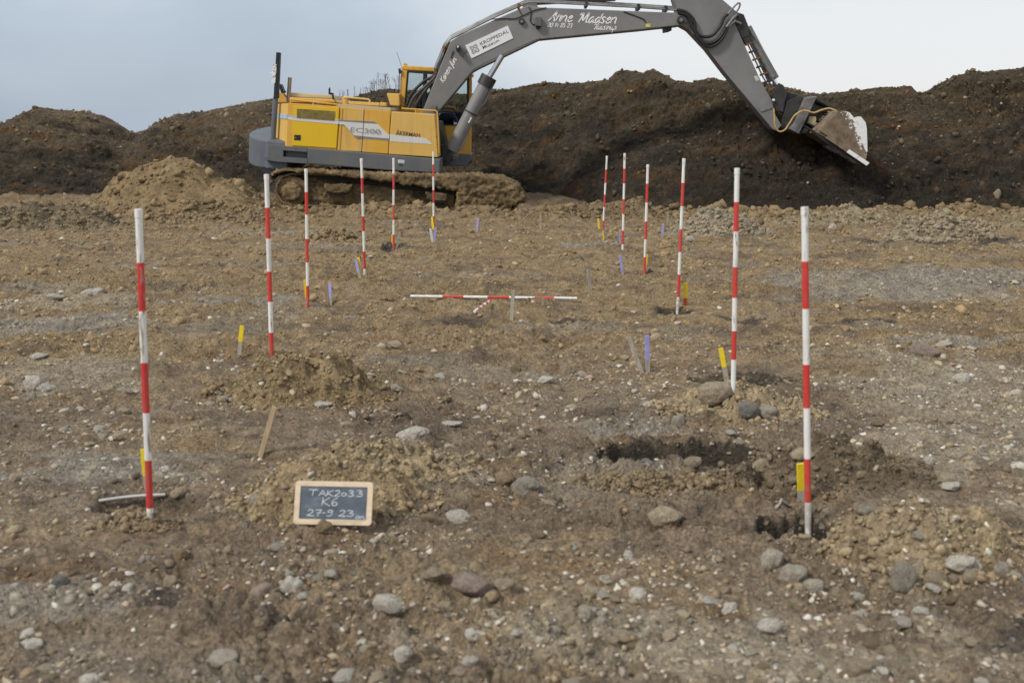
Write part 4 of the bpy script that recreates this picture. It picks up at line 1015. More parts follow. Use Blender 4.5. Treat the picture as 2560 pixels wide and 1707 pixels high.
def write(text, font, sheer, adv=0.0, grow=True):
    out, x = [], 0.0
    for ch in text:
        w_, st = font[ch]
        k = 1.28 if (ch.islower() and grow and ch not in 'dtf') else 1.0
        for s in st: out.append([(x + p[0] * k + sheer * p[1] * k, p[1] * k) for p in s])
        x += w_ * k + adv
    return out, x
def script(name, text, o_px, r_px, capU, Y, mat, parent, width=0.16, sheer=0.3, font=SCR, adv=0.0, taper=0.3):
    """text from pixel o (baseline start) to pixel r (baseline end); capital height in pixels"""
    st, total = write(text, font, sheer, adv)
    O, R_ = at(o_px[0], o_px[1], Y), at(r_px[0], r_px[1], Y)
    ux = (R_ - O); ln = ux.length; ux.normalize(); uy = Vector((-ux.z, 0, ux.x))
    sx_ = ln / total; sy_ = capU * Y / F
    V, Fc = ribbon(st, width * 1.0, lambda a, b: O + ux * (a * sx_) + uy * (b * sy_), taper=taper)
    return link(name, mesh_from('lettering', V, Fc), mat, parent)
def type_text(name, text, corners, Y, mat, parent, bold=0.0, extrude=0.002, outline=0.0):
    """printed letters fitted to the four corners (tl, tr, br, bl) they fill on the sheet"""
    cu = bpy.data.curves.new('t', 'FONT'); cu.body = text; cu.resolution_u = 3; cu.offset = bold; cu.space_character = 1.02
    o = bpy.data.objects.new('t', cu); C.objects.link(o)
    me = bpy.data.meshes.new_from_object(o.evaluated_get(bpy.context.evaluated_depsgraph_get()))
    bpy.data.objects.remove(o); bpy.data.curves.remove(cu)
    co = np.array([v.co[:] for v in me.vertices]); lo, hi = co.min(0), co.max(0)
    tl, tr, br, bl = [np.array(at(c[0], c[1], Y)) for c in corners]
    u = ((co[:, 0] - lo[0]) / (hi[0] - lo[0]))[:, None]; v = ((co[:, 1] - lo[1]) / (hi[1] - lo[1]))[:, None]
    P = (bl * (1 - u) + br * u) * (1 - v) + (tl * (1 - u) + tr * u) * v
    me.vertices.foreach_set('co', P.astype(np.float32).ravel()); me.materials.clear()
    return link(name, me, mat, parent)

# ------------------------------------------------------------------ the chalked slate
Yb_ = flat_at(*D2((764, 1206))).y - 0.07
bl_, br_ = at(674 * DS, 1203 * DS, Yb_), at(853 * DS, 1208 * DS, Yb_)
ux = Vector((br_.x - bl_.x, 0.0, 0)).normalized(); wS = (br_ - bl_).x 
ux = (ux + Vector((0, 0, -0.022))).normalized()
lean = math.radians(24); uz = Vector((0, math.sin(lean), math.cos(lean))); uz = (uz - ux * uz.dot(ux)).normalized(); un = ux.cross(uz)
base_s = Vector((bl_.x, min(bl_.y, br_.y), bl_.z))
hS = wS * 0.555
slate = empty('slate_board', base_s + ux * (wS / 2)); tag(slate, 'wooden framed slate with chalked letters leaning on a tan heap', 'slate')
def sp(a, b, c=0.0): return base_s + ux * a + uz * b + un * c
def rrect(x0, y0, x1, y1, r, k=5):
    P = []
    for cx, cy, a0 in ((x1 - r, y1 - r, 0), (x0 + r, y1 - r, 90), (x0 + r, y0 + r, 180), (x1 - r, y0 + r, 270)):
        for i in range(k + 1):
            a = math.radians(a0 + 90 * i / k); P.append((cx + r * math.cos(a), cy + r * math.sin(a)))
    return P
fw = wS * 0.068
oo, ii = rrect(0, 0, wS, hS, 0.014), rrect(fw, fw, wS - fw, hS - fw, 0.002)
n_ = len(oo); V = []
for c in (-0.007, 0.007): V += [sp(a, b, c) for a, b in oo] + [sp(a, b, c) for a, b in ii]
Fc = []
for k in range(n_):
    j = (k + 1) % n_
    Fc += [(2 * n_ + k, 2 * n_ + j, 3 * n_ + j, 3 * n_ + k), (k, n_ + k, n_ + j, j), (k, j, 2 * n_ + j, 2 * n_ + k), (n_ + k, 3 * n_ + k, 3 * n_ + j, n_ + j)]
bm = bmesh.new(); vl = [bm.verts.new(v) for v in V]
for f in Fc: bm.faces.new([vl[i] for i in f])
link('frame', bm_mesh(bm), M['frame_wood'], slate)
pl = [(fw - .004, fw - .004), (wS - fw + .004, fw - .004), (wS - fw + .004, hS - fw + .004), (fw - .004, hS - fw + .004)]
panel = link('slate_panel', bm_mesh(prism_bm([sp(a, b, 0.0035) for a, b in pl], [sp(a, b, -0.003) for a, b in pl])), M['slate'], slate)
def chalk(text, x0, x1, y0, cap, width=0.0031):
    st, tot = write(text, CHK, 0.04, grow=False)
    k = (x1 - x0) / tot
    st = [[(x0 + p[0] * k, y0 + p[1] * cap) for p in s] for s in st]
    V, Fc = ribbon(st, width, lambda a, b: sp(a, b, 0.0042), taper=0.0)
    link('chalk_lettering', mesh_from('chalk', V, Fc), M['chalk'], panel)
U = wS / 820.0                                                # the slate is about 820 units wide on its survey sheet
chalk('TAK203.3', 150 * U, 715 * U, 300 * U, 62 * U)
chalk('K6', 285 * U, 462 * U, 198 * U, 88 * U)
chalk('27-9 23', 135 * U, 632 * U, 92 * U, 62 * U)
chalk('an', 650 * U, 752 * U, 66 * U, 56 * U, 0.0026)

# ------------------------------------------------------------------ the excavator
EXC = empty('excavator', at(*D2((900, 480)), 20.8))
EXC.location.z = 0.0; ORG[EXC.name] = Vector(EXC.location)
tag(EXC, 'large yellow crawler excavator with a long grey arm, standing before the earth bank', 'excavator')
YN = 19.70                                                    # near side of the body
def part(name, pts, Y0, Y1, mat, parent=None, bevel=0.012): return slab(name, pts, Y0, Y1, M[mat], parent or EXC, bevel)
def decal(name, pts, Y, mat, parent, th=0.003): return slab(name, pts, Y - th, Y + 0.001, M[mat], parent, 0)

# counterweight: rounded in plan, extruded along the machine's tilted upright
TILT = math.atan(0.078)
ez = Vector((math.sin(TILT), 0, math.cos(TILT)))
def plan(name, outline, z_lo, z_hi, mat, inset=0.0, bevel=0.03):
    outline = [Vector((q.x, q.y, q.z + (q.y - 21.2) * 0.085 + 0.03)) for q in outline]
    lo = [Vector(p) + ez * z_lo for p in outline]; hi = [Vector(p) + ez * z_hi for p in outline]
    return link(name, bm_mesh(prism_bm(hi, lo, bevel)), M[mat], EXC)
def cw_pt(u, Y): q = at(*c1(u, 1010), Y); return Vector((q.x, Y, q.z + 0.0))
zc = at(*c1(260, 1000), 19.8).z
xr, xm, xl = at(*c1(420, 1000), 19.80).x, at(*c1(215, 1000), 20.0).x, at(*c1(122, 1000), 21.2).x
out = [(xr, 19.80), (xm + 0.10, 19.80)]
for i in range(11):
    a = math.pi / 2 * (1 - i / 10) ; out.append((xm + 0.05 - (xm + 0.05 - xl) * math.cos(a) , 21.2 - 1.35 * math.sin(a)))
out2 = out + [(a, 42.4 - b) for a, b in out[::-1][1:]]
out3 = [Vector((a, b, zc - (a - xm) * math.tan(TILT))) for a, b in out2]
plan('counterweight', out3, -0.20, 0.31, 'grey_blue', bevel=0.05)
plan('counterweight_skirt', [Vector((xm + (p.x - xm) * 0.8 + 0.12, 21.2 + (p.y - 21.2) * 0.93, p.z)) for p in out3], -0.33, -0.19, 'grey_blue', bevel=0.04)

# deck beam in strips round the lifting slot
deck = part('deck_beam', L(c1, [(600, 962), (1782, 1062), (1776, 1186), (1290, 1160), (600, 1103)]), YN - 0.02, YN + 1.0, 'grey', bevel=0.02)
part('deck_beam', L(c1, [(262, 935), (600, 962), (600, 1000), (385, 985), (262, 975)]), YN - 0.02, YN + 1.0, 'grey', bevel=0.004)
part('deck_beam', L(c1, [(250, 1040), (383, 1042), (600, 1058), (600, 1103), (330, 1086), (218, 1068), (216, 1040)]), YN - 0.02, YN + 1.0, 'grey', bevel=0.004)
part('deck_beam', L(c1, [(262, 975), (385, 985), (383, 1042), (250, 1040)]), YN - 0.02, YN + 1.0, 'grey', bevel=0.004)
part('slot_plate', L(c1, [(380, 980), (605, 995), (605, 1062), (378, 1046)]), YN + 0.10, YN + 0.2, 'grey', bevel=0)
part('data_plate', L(c1, [(1408, 1068), (1464, 1072), (1463, 1100), (1407, 1096)]), YN - 0.026, YN - 0.0225, 'white', deck, 0)
for k in range(3): part('data_line', L(c1, [(1414, 1075 + 7 * k), (1458, 1078 + 7 * k), (1458, 1080 + 7 * k), (1414, 1077 + 7 * k)]), YN - 0.0285, YN - 0.0265, 'stripe_grey', deck, 0)
part('lock_plate', L(c1, [(1418, 1110), (1448, 1112), (1448, 1121), (1418, 1119)]), YN - 0.026, YN - 0.021, 'black', deck, 0)
part('deck_core', L(c1, [(420, 945), (1560, 1040), (1560, 1165), (420, 1080)]), YN + 1.0, 22.6, 'grey')
part('cab_deck', L(c1, [(1500, 1005), (2066, 1022), (2064, 1068), (2010, 1128), (1500, 1115)]), 21.55, 22.75, 'grey_blue', bevel=0.02)
part('turret_ring', L(c1, [(900, 1100), (1500, 1150), (1500, 1260), (900, 1230)]), 20.5, 22.0, 'dark_steel')

# body panels, near side
YB = YN + 0.04
part('body_core', L(c1, [(430, 585), (1345, 640), (1318, 1015), (430, 948)]), YB + 0.06, 22.5, 'yellow', bevel=0.02)
rear = [at(*c1(u, v), Y) for u, v, Y in ((335, 572, YB + 0.55), (428, 566, YB), (412, 950, YB), (318, 890, YB + 0.55))]
link('rear_panel', bm_mesh(prism_bm(rear, [p + Vector((0.12, 0.5, 0)) for p in rear], 0.01)), M['yellow_faded'], EXC)
p_eng = part('engine_panel', L(c1, [(425, 562), (888, 594), (861, 984), (411, 950)]), YB, YB + 0.055, 'yellow', bevel=0.012)
p_door = part('engine_door', L(c1, [(472, 588), (884, 606), (856, 966), (463, 940)]), YB - 0.016, YB - 0.001, 'yellow_new', p_eng, 0.005)
p_c = part('side_panel', L(c1, [(892, 596), (1103, 614), (1079, 998), (865, 985)]), YB, YB + 0.055, 'yellow_faded', bevel=0.012)
p_d = part('side_panel', L(c1, [(1107, 614), (1343, 634), (1318, 1017), (1083, 999)]), YB - 0.002, YB + 0.055, 'yellow', bevel=0.012)
p_e = part('front_box', L(c1, [(1349, 638), (1733, 662), (1763, 1048), (1323, 1019)]), YB - 0.004, YB + 0.95, 'yellow_faded', bevel=0.016)
part('hinge_strip', L(c1, [(1094, 618), (1104, 618), (1080, 996), (1072, 996)]), YB - 0.012, YB - 0.0035, 'yellow_dust', p_c, 0.002)
part('hinge_strip', L(c1, [(902, 608), (913, 609), (888, 982), (878, 981)]), YB - 0.012, YB - 0.0035, 'yellow', p_c, 0.002)
# louvred grille: flat plate, a well's shade put into its colour, wires in front
part('grille_shade', L(c1, [(508, 613), (846, 637), (840, 722), (506, 697)]), YB - 0.0185, YB - 0.0165, 'dark', p_door, 0)
wires = []
q00, q10, q11, q01 = [at(*c1(u, v), YB - 0.024) for u, v in ((510, 615), (844, 638), (839, 720), (508, 695))]
for i in range(34): f = i / 33; wires.append([q00.lerp(q10, f), q01.lerp(q11, f)])
for i in range(11): f = i / 10; wires.append([q00.lerp(q01, f), q10.lerp(q11, f)])
tubes('grille', wires, 0.0042, M['grille'], p_door, 4)
part('door_lock', L(c1, [(483, 846), (541, 849), (540, 896), (482, 893)]), YB - 0.021, YB - 0.0165, 'black', p_door, 0.001)
part('lock_knob', L(c1, [(492, 866), (502, 866), (502, 876), (492, 876)]), YB - 0.026, YB - 0.0215, 'dull_steel', p_door, 0)
# stripes, 3 mm proud, cut where the panels meet
decal('stripe', L(c1, [(845, 706), (884, 709), (884, 722), (845, 719)]), YB - 0.018, 'stripe_blue', p_door)
for nm, pts, mt in (('stripe', [(474, 677), (505, 681), (505, 697), (474, 693)], 'stripe_blue'), ('stripe', [(474, 693.5), (840, 722.5), (880, 723), (876, 752), (474, 718)], 'stripe_white')):
    decal(nm, L(c1, pts), YB - 0.0175, mt, p_door)
decal('stripe', L(c1, [(424, 666), (470, 674), (470, 690), (423, 682)]), YB - 0.001, 'stripe_blue', p_eng)
decal('stripe', L(c1, [(423, 683), (470, 691), (469, 716), (422, 708)]), YB - 0.001, 'stripe_white', p_eng)
pr_ = [at(*c1(u, v), Y) for u, v, Y in ((332, 654, YB + 0.545), (421, 667, YB - 0.005), (419, 706, YB - 0.005), (330, 696, YB + 0.545))]
link('stripe', bm_mesh(prism_bm([p + Vector((-0.004, -0.004, 0)) for p in pr_], [p + Vector((0.01, 0.002, 0)) for p in pr_])), M['stripe_blue'], EXC)
decal('stripe', L(c1, [(885, 712), (1099, 724), (1098, 740), (883, 725)]), YB - 0.0125, 'stripe_grey', p_c)
decal('stripe', L(c1, [(1105, 724.5), (1196, 729), (1226, 748), (1105, 741)]), YB - 0.003, 'stripe_grey', p_d)
decal('stripe', L(c1, [(882, 726), (1098, 741), (1091, 858), (1020, 852), (926, 756), (880, 752)]), YB - 0.0125, 'stripe_white', p_c)
decal('stripe', L(c1, [(1105, 742), (1227, 750), (1318, 842), (1331, 843), (1329, 880), (1096, 860)]), YB - 0.003, 'stripe_white', p_d)
decal('stripe', L(c1, [(1010, 855), (1090, 860), (1089, 879), (1040, 875)]), YB - 0.0125, 'stripe_grey', p_c)
decal('stripe', L(c1, [(1096, 861), (1328, 882), (1327, 898), (1095, 880)]), YB - 0.003, 'stripe_grey', p_d)
decal('stripe', L(c1, [(1336, 843), (1655, 876), (1716, 931), (1332, 904)]), YB - 0.005, 'stripe_white', p_e)
type_text('lettering', 'EC300', L(c1, [(986, 780), (1252, 797), (1249, 840), (983, 822)]), YB - 0.0195, M['letter_grey'], p_c, bold=0.0)
type_text('lettering', 'ÅKERMAN', L(c1, [(1392, 796), (1606, 823), (1602, 868), (1386, 848)]), YB - 0.009, M['letter_brown'], p_e, bold=0.02)
# hood, top gear
part('hood', L(c1, [(440, 512), (826, 528), (852, 560), (440, 556)]), YB + 0.25, 22.2, 'yellow_faded', bevel=0.02)
part('hood_top', L(c1, [(420, 468), (812, 492), (828, 526), (440, 510)]), YB + 0.5, 22.0, 'yellow_dust', bevel=0.02)
part('hood_end', L(c1, [(332, 490), (350, 470), (395, 488), (430, 510), (430, 560), (338, 560)]), YB + 0.7, 22.0, 'yellow_faded', bevel=0.02)
part('top_plate', L(c1, [(870, 568), (1340, 606), (1340, 632), (870, 596)]), YB + 0.08, 22.0, 'yellow_dust', bevel=0.004)
tubes('guard_rail', [[at(*c1(450, 532), YB + 0.12), at(*c1(660, 555), YB + 0.12), at(*c1(868, 577), YB + 0.12)]] + [[at(*c1(u, v), YB + 0.12), at(*c1(u - 2, v + 36), YB + 0.12)] for u, v in ((452, 532), (655, 555), (866, 577))], 0.015, M['yellow'], EXC, 6)
tubes('hand_rail', [[Vector(p) for p in catmull([at(*c1(u, v), YB + 0.5) for u, v in ((915, 585), (918, 530), (940, 515), (1040, 521), (1140, 531), (1156, 545), (1154, 560))], 4)]], 0.018, M['yellow_faded'], EXC, 7)
tube('filler_pipe', [at(*c1(935, 592), YB + 0.45), at(*c1(937, 528), YB + 0.45)], 0.055, M['yellow'], EXC, 14)
part('filler_cap', L(c1, [(1248, 556), (1302, 560), (1300, 594), (1246, 590)]), YB + 0.4, YB + 0.62, 'yellow', bevel=0.02)
part('tool_tray', L(c1, [(970, 545), (1240, 560), (1240, 590), (970, 575)]), YB + 0.9, YB + 1.3, 'yellow_faded', bevel=0.01)
tube('exhaust_pipe', [at(*c1(430, 555), YB + 0.45), at(*c1(445, 336), YB + 0.45)], 0.036, M['exhaust'], EXC, 14)
tubes('front_rail', [[at(*c1(u, v), YB + 0.02) for u, v in ((1440, 612), (1570, 620), (1745, 632), (1757, 645), (1765, 760), (1776, 1012), (1764, 1012))], [at(*c1(1566, 620), YB + 0.02), at(*c1(1565, 650), YB + 0.02)]]
      + [[at(*c1(1768 + k * 3, 860 + 70 * k), YB + 0.02), at(*c1(1752 + k * 4, 860 + 70 * k), YB + 0.25)] for k in range(3)], 0.014, M['yellow'], EXC, 6)
# black levelling mast with white maker's letters, on its grey post
mast = part('mast', L(c1, [(322, 110), (356, 113), (338, 520), (298, 525), (304, 400), (314, 240)]), YB + 0.30, YB + 0.42, 'black', bevel=0.008)
tube('mast_post', [at(*c1(294, 880), YB + 0.36), at(*c1(318, 510), YB + 0.36)], 0.05, M['grey_blue'], EXC, 12)
mo = [at(*c1(304, 384), YB + 0.295), at(*c1(318, 222), YB + 0.295)]
st_, tot_ = write('scanlaser', dict(SCR, **{'c': (.4, [[(.3, .45), (.15, .5), (.03, .25), (.12, 0), (.35, .1)]]), 'l': (.2, [[(.08, 1), (.05, 0)]])}), 0.1)
uxm = (mo[1] - mo[0]); lm = uxm.length / tot_; uxm.normalize(); uym = Vector((-uxm.z, 0, uxm.x))
V, Fc = ribbon(st_, 0.22, lambda a, b: mo[0] + uxm * (a * lm) + uym * (b * 0.085 - 0.012))
link('lettering', mesh_from('lettering', V, Fc), M['letter_white'], mast)
part('work_light', L(c1, [(342, 398), (362, 393), (392, 468), (366, 478)]), YB + 0.6, YB + 0.8, 'black', bevel=0.01)
tubes('light_cable', [[Vector(p) for p in catmull([at(*c1(u, v), YB + 0.7) for u, v in ((385, 450), (410, 462), (395, 480), (420, 520))], 4)]], 0.006, M['black'], EXC, 5)
part('horn_bracket', L(c1, [(788, 440), (796, 422), (803, 440), (801, 468), (830, 474), (838, 538), (862, 550), (822, 556), (820, 492), (788, 488)]), YB + 0.3, YB + 0.36, 'black', bevel=0.004)

# cab on the far side
Y0c, Y1c = 21.60, 22.70
cab = empty('cab_group', at(*c1(1740, 1020), 22.1))
bpy.data.objects.remove(cab)
cab = part('cab_roof', L(c1, [(1432, 240), (1450, 228), (1740, 246), (2040, 268), (2068, 290), (2066, 318), (1740, 284), (1440, 268)]), Y0c, Y1c, 'yellow', bevel=0.02)
cab.name = 'cab'; ORG['cab'] = ORG.get('cab_roof', Vector(cab.location)); 
def cabp(name, pts, Y0, Y1, mat, bevel=0.01): return slab(name, pts, Y0, Y1, M[mat], cab, bevel)
for ya, yb in ((Y0c, Y0c + 0.09), (Y1c - 0.09, Y1c)):
    cabp('corner_post', L(c1, [(1441, 269), (1490, 274), (1462, 612), (1415, 604)]), ya, yb, 'yellow')
    cabp('corner_post', L(c1, [(2040, 316), (2066, 318), (2064, 764), (2036, 762)]), ya, yb, 'yellow')
    cabp('door_pillar', L(c1, [(1632, 284), (1668, 287), (1660, 620), (1622, 618)]), ya + 0.01, yb - 0.01, 'black')
cabp('rear_wall', L(c1, [(1420, 470), (1440, 470), (1425, 1010), (1405, 1005)]), Y0c + 0.1, Y1c - 0.1, 'yellow')
cabp('rear_frame', L(c1, [(1434, 269), (1446, 270), (1437, 469), (1425, 468)]), Y0c + 0.1, Y0c + 0.2, 'black')
cabp('door', L(c1, [(1415, 606), (1757, 622), (1757, 756), (2064, 766), (2062, 1020), (1410, 1002)]), Y0c, Y0c + 0.06, 'yellow')
cabp('far_door', L(c1, [(1415, 640), (2064, 700), (2062, 1020), (1410, 1002)]), Y1c - 0.05, Y1c, 'yellow')
cabp('cab_floor', L(c1, [(1420, 960), (2055, 985), (2055, 1010), (1420, 990)]), Y0c + 0.07, Y1c - 0.06, 'dark_steel', 0)
for ya in (Y0c + 0.03, Y1c - 0.035):
    cabp('window', L(c1, [(1490, 284), (2040, 318), (2037, 765), (1757, 757), (1757, 622), (1466, 611)]), ya, ya + 0.006, 'glass', 0)
    for pts in ([(1490, 276), (2040, 318), (2040, 332), (1487, 292)], [(1487, 290), (1504, 292), (1478, 610), (1464, 609)], [(2022, 330), (2040, 332), (2037, 762), (2019, 760)]):
        cabp('window_seal', L(c1, pts), ya - 0.012, ya + 0.018, 'black', 0)
cabp('window_bar', L(c1, [(1760, 628), (2022, 650), (2022, 664), (1760, 640)]), Y0c + 0.012, Y0c + 0.05, 'black', 0)
cabp('window_seal', L(c1, [(1758, 748), (2036, 758), (2036, 770), (1758, 762)]), Y0c - 0.006, Y0c + 0.05, 'black', 0)
cabp('seat', L(c1, [(1560, 560), (1600, 430), (1650, 430), (1668, 600), (1760, 640), (1760, 700), (1560, 690)]), 21.95, 22.40, 'seat', 0.03)
cabp('console', L(c1, [(1790, 700), (1960, 640), (2000, 660), (1960, 760), (1790, 760)]), Y0c + 0.75, 22.55, 'black', 0.02)
cabp('vent_box', L(c1, [(1306, 475), (1420, 480), (1424, 590), (1338, 584)]), 21.2, 21.75, 'yellow_faded', 0.02)
cabp('sticker', L(c1, [(1904, 734), (1932, 735), (1932, 756), (1904, 755)]), Y0c + 0.026, Y0c + 0.029, 'white', 0)
tubes('door_handle', [[at(*c1(u, v), Y0c - 0.03) for u, v in ((1812, 775), (1822, 820), (1822, 940))]], 0.012, M['black'], cab, 6)
ov = [(1808 + 20 * math.cos(a), 820 + 56 * math.sin(a)) for a in [2 * math.pi * k / 18 for k in range(18)]]
cabp('air_vent', L(c1, ov), Y0c - 0.02, Y0c - 0.001, 'black', 0.004)
tubes('antenna', [[at(*c1(1442, 245), Y0c + 0.2), at(*c1(1420, 180), Y0c + 0.2), at(*c1(1396, 110), Y0c + 0.2)]], 0.005, M['dull_steel'], cab, 5)
cabp('mirror', L(c1, [(1410, 258), (1430, 252), (1434, 300), (1414, 302)]), Y0c - 0.05, Y0c - 0.01, 'black', 0.006)
tubes('mirror_arm', [[at(*c1(1420, 256), Y0c - 0.02), at(*c1(1418, 480), Y0c - 0.02)]], 0.008, M['black'], cab, 5)
cabp('beacon_base', L(c1, [(1458, 205), (1488, 212), (1488, 230), (1456, 228)]), Y0c + 0.3, Y0c + 0.4, 'yellow', 0.01)

# boom
YBm0, YBm1 = 20.92, 21.46
boom_pts = [c1(1560, 760)] + L(c2, [(20, 935), (255, 350), (330, 300), (640, 162), (905, 47), (1010, 64), (2140, 108), (2226, 140), (2246, 186), (2190, 214), (1860, 250), (1005, 332), (700, 478), (490, 577), (430, 612), (155, 940)]) + [c1(1700, 760)]
boom = part('boom', boom_pts, YBm0, YBm1, 'boom', bevel=0.018)
def bp_(name, pts, ya, yb, mat, bevel=0.0): return slab(name, pts, ya, yb, M[mat], boom, bevel)
bp_('boom_seam', L(c2, [(905, 60), (912, 60), (1012, 320), (1004, 322)]), YBm0 - 0.006, YBm0 + 0.01, 'boom')
bp_('boom_seam', L(c2, [(434, 596), (440, 590), (560, 520), (980, 330), (1000, 328), (1000, 322), (975, 322), (556, 512), (430, 588)]), YBm0 - 0.006, YBm0 + 0.01, 'boom')
bp_('lamp_shadow', L(c2, [(300, 420), (335, 380), (388, 424), (360, 486)]), YBm0 - 0.02, YBm0 + 0.01, 'grey', 0.004)  # grey slab painting the cast shadow of the box beside it
lamp = bp_('work_lamp', L(c2, [(300, 392), (322, 376), (338, 398), (330, 432), (306, 432)]), YBm0 - 0.16, YBm0 - 0.02, 'black', 0.01)
bp_('lamp_lens', L(c2, [(312, 386), (325, 386), (325, 402), (312, 402)]), YBm0 - 0.164, YBm0 - 0.161, 'white')
cir = lambda cx, cy, r, n=20: [(cx + r * math.cos(2 * math.pi * k / n), cy + r * math.sin(2 * math.pi * k / n)) for k in range(n)]
bp_('pin_boss', L(c2, cir(855, 181, 26)), YBm0 - 0.05, YBm0 + 0.01, 'black', 0.008)
bp_('pin_end', L(c2, cir(855, 181, 13)), YBm0 - 0.056, YBm0 - 0.051, 'dull_steel')
bp_('pin_boss', L(c2, cir(2195, 168, 34)), YBm0 - 0.045, YBm0 + 0.01, 'dark_steel', 0.008)
bp_('pin_end', L(c2, cir(2195, 168, 16)), YBm0 - 0.056, YBm0 - 0.046, 'dull_steel')
bp_('valve_box', L(c2, [(970, 143), (1020, 146), (1020, 222), (970, 218)]), YBm0 - 0.10, YBm0 - 0.001, 'grey', 0.008)
bp_('valve_foot', L(c2, [(972, 224), (1012, 226), (1010, 242), (976, 240)]), YBm0 - 0.08, YBm0 - 0.001, 'dark', 0.003)
bp_('rating_plate', L(c2, [(1895, 200), (1938, 201), (1937, 230), (1894, 229)]), YBm0 - 0.005, YBm0 - 0.001, 'yellow_tag')
bp_('stop_block', L(c2, [(2060, 222), (2112, 216), (2116, 258), (2064, 268)]), YBm0 + 0.05, YBm1 - 0.05, 'black', 0.006)
bp_('hose_box', L(c1, [(1708, 575), (1752, 588), (1740, 632), (1700, 622)]), YBm0 - 0.10, YBm0 - 0.001, 'grey', 0.008)
tubes('cable', [[Vector(p) for p in catmull([at(*c2(u, v), YBm0 - 0.012) for u, v in pts], 5)] for pts in
      ([(590, 165), (700, 158), (800, 158), (880, 125), (960, 90), (1060, 66)], [(912, 60), (935, 100), (925, 170), (945, 205), (970, 208)], [(820, 60), (836, 92), (855, 126)], [(1710, 100), (1790, 128), (1880, 165), (1895, 195)], [(262, 494), (268, 460), (280, 430)])], 0.009, M['black'], boom, 5)
# museum plate
plate = bp_('sign_plate', L(c2, [(380, 384), (738, 217), (783, 323), (433, 493)]), YBm0 - 0.012, YBm0 - 0.002, 'white')
plate['label'] = 'white sign plate with blue knot emblem and museum name'
def plt(a, b): # plate coordinates 0..1 across, 0..1 up
    tl, tr, br, bl = [np.array(c2(*q)) for q in ((380, 384), (738, 217), (783, 323), (433, 493))]
    q = (bl * (1 - a) + br * a) * (1 - b) + (tl * (1 - a) + tr * a) * b
    return at(q[0], q[1], YBm0 - 0.0145)
knot = []
for k in range(4):
    a = math.pi / 2 * k + math.pi / 4; ca, sa = math.cos(a), math.sin(a)
    for r_, t_ in ((0.20, -0.50), (0.75, -0.42), (1.10, 0.0), (0.75, 0.42), (0.20, 0.50)): knot.append((r_ * ca - t_ * sa * 0.75, r_ * sa + t_ * ca * 0.75))
for wd, mt, dz in ((0.30, 'letter_blue', 0.0), (0.09, 'white', -0.0012)):
    V, Fc = ribbon([[(p[0], p[1]) for p in knot + [knot[0]]]], wd, lambda a, b: plt(0.145 + a * 0.088, 0.50 + b * 0.30) + Vector((0, dz, 0)), smooth_k=6)
    link('emblem', mesh_from('emblem', V, Fc), M[mt], plate)
def plate_text(t, a0, a1, b0, b1):
    c = []
    for a, b in ((a0, b1), (a1, b1), (a1, b0), (a0, b0)):
        tl, tr, br, bl = [np.array(c2(*q)) for q in ((380, 384), (738, 217), (783, 323), (433, 493))]
        c.append((bl * (1 - a) + br * a) * (1 - b) + (tl * (1 - a) + tr * a) * b)
    type_text('lettering', t, c, YBm0 - 0.0145, M['letter_blue'], plate, bold=0.004)
plate_text('KROPPEDAL', 0.30, 0.965, 0.52, 0.76)
plate_text('Museum', 0.315, 0.70, 0.22, 0.44)
# sign writing
yl = YBm0 - 0.004
script('lettering', 'Arne', c2(1075, 176), c2(1275, 186), 72 / 3.36, yl, M['letter_white'], boom, 0.135, 0.34)
script('lettering', 'Madsen', c2(1330, 190), c2(1650, 200), 72 / 3.36, yl, M['letter_white'], boom, 0.135, 0.34)
script('lettering', '20 14 85 23', c2(1070, 228), c2(1275, 234), 32 / 3.36, yl, M['letter_white'], boom, 0.14, 0.25)
script('lettering', 'Taastrup', c2(1455, 248), c2(1645, 254), 40 / 3.36, yl, M['letter_white'], boom, 0.14, 0.3)
script('lettering', 'Kører for', c2(195, 698), c2(308, 505), 42 / 3.36, yl, M['letter_white'], boom, 0.14, 0.25)
# boom cylinder, near side and far side
def cylinder(a, b, c, Y, r, rod, collar=True):
    A_, B_, C_ = at(*a, Y), at(*b, Y), at(*c, Y)
    cy = tube('boom_cylinder', [A_, B_], r, M['boom'], EXC, 20)
    dx = (B_ - A_).normalized()
    tube('gland', [B_ - dx * 0.14, B_ + dx * 0.05], r * 1.22, M['dark_steel'], cy, 20)
    tube('rod', [B_, C_], rod, M['chrome'], cy, 16)
    tube('clamp', [A_.lerp(B_, 0.52), A_.lerp(B_, 0.54)], r * 1.07, M['dark_steel'], cy, 18)
    return cy
for Yc_ in (20.68, 21.70):
    cyl = cylinder(c1(1885, 985), c1(2210, 350), c2(690, 470), Yc_, 0.125, 0.052)
    tubes('feed_pipe', [[at(*c1(u, v), Yc_ - 0.05) for u, v in ((2262, 385), (2180, 560), (2060, 690), (2035, 735))], [Vector(p) for p in catmull([at(*c1(u, v), Yc_) for u, v in ((2040, 735), (2010, 870), (1960, 970), (1880, 1015))], 5)]], [0.016, 0.03], M['black'] if Yc_ > 21 else M['pipe'], cyl, 7)
    tube('pipe_end', [at(*c1(2062, 690), Yc_ - 0.1), at(*c1(2035, 740), Yc_ - 0.1)], 0.022, M['white'], cyl, 8)
part('cylinder_foot', L(c1, [(1790, 930), (1850, 930), (1900, 1040), (1860, 1100), (1790, 1080)]), 20.62, 20.75, 'dark_steel', bevel=0.01)
part('boom_foot', L(c1, [(1500, 700), (1790, 720), (1880, 1090), (1500, 1060)]), 20.85, 21.5, 'dark_steel', bevel=0.02)
part('swivel_guard', L(c1, [(1812, 930), (1848, 935), (1838, 1080), (1790, 1075)]), 20.5, 20.6, 'black', bevel=0.01)
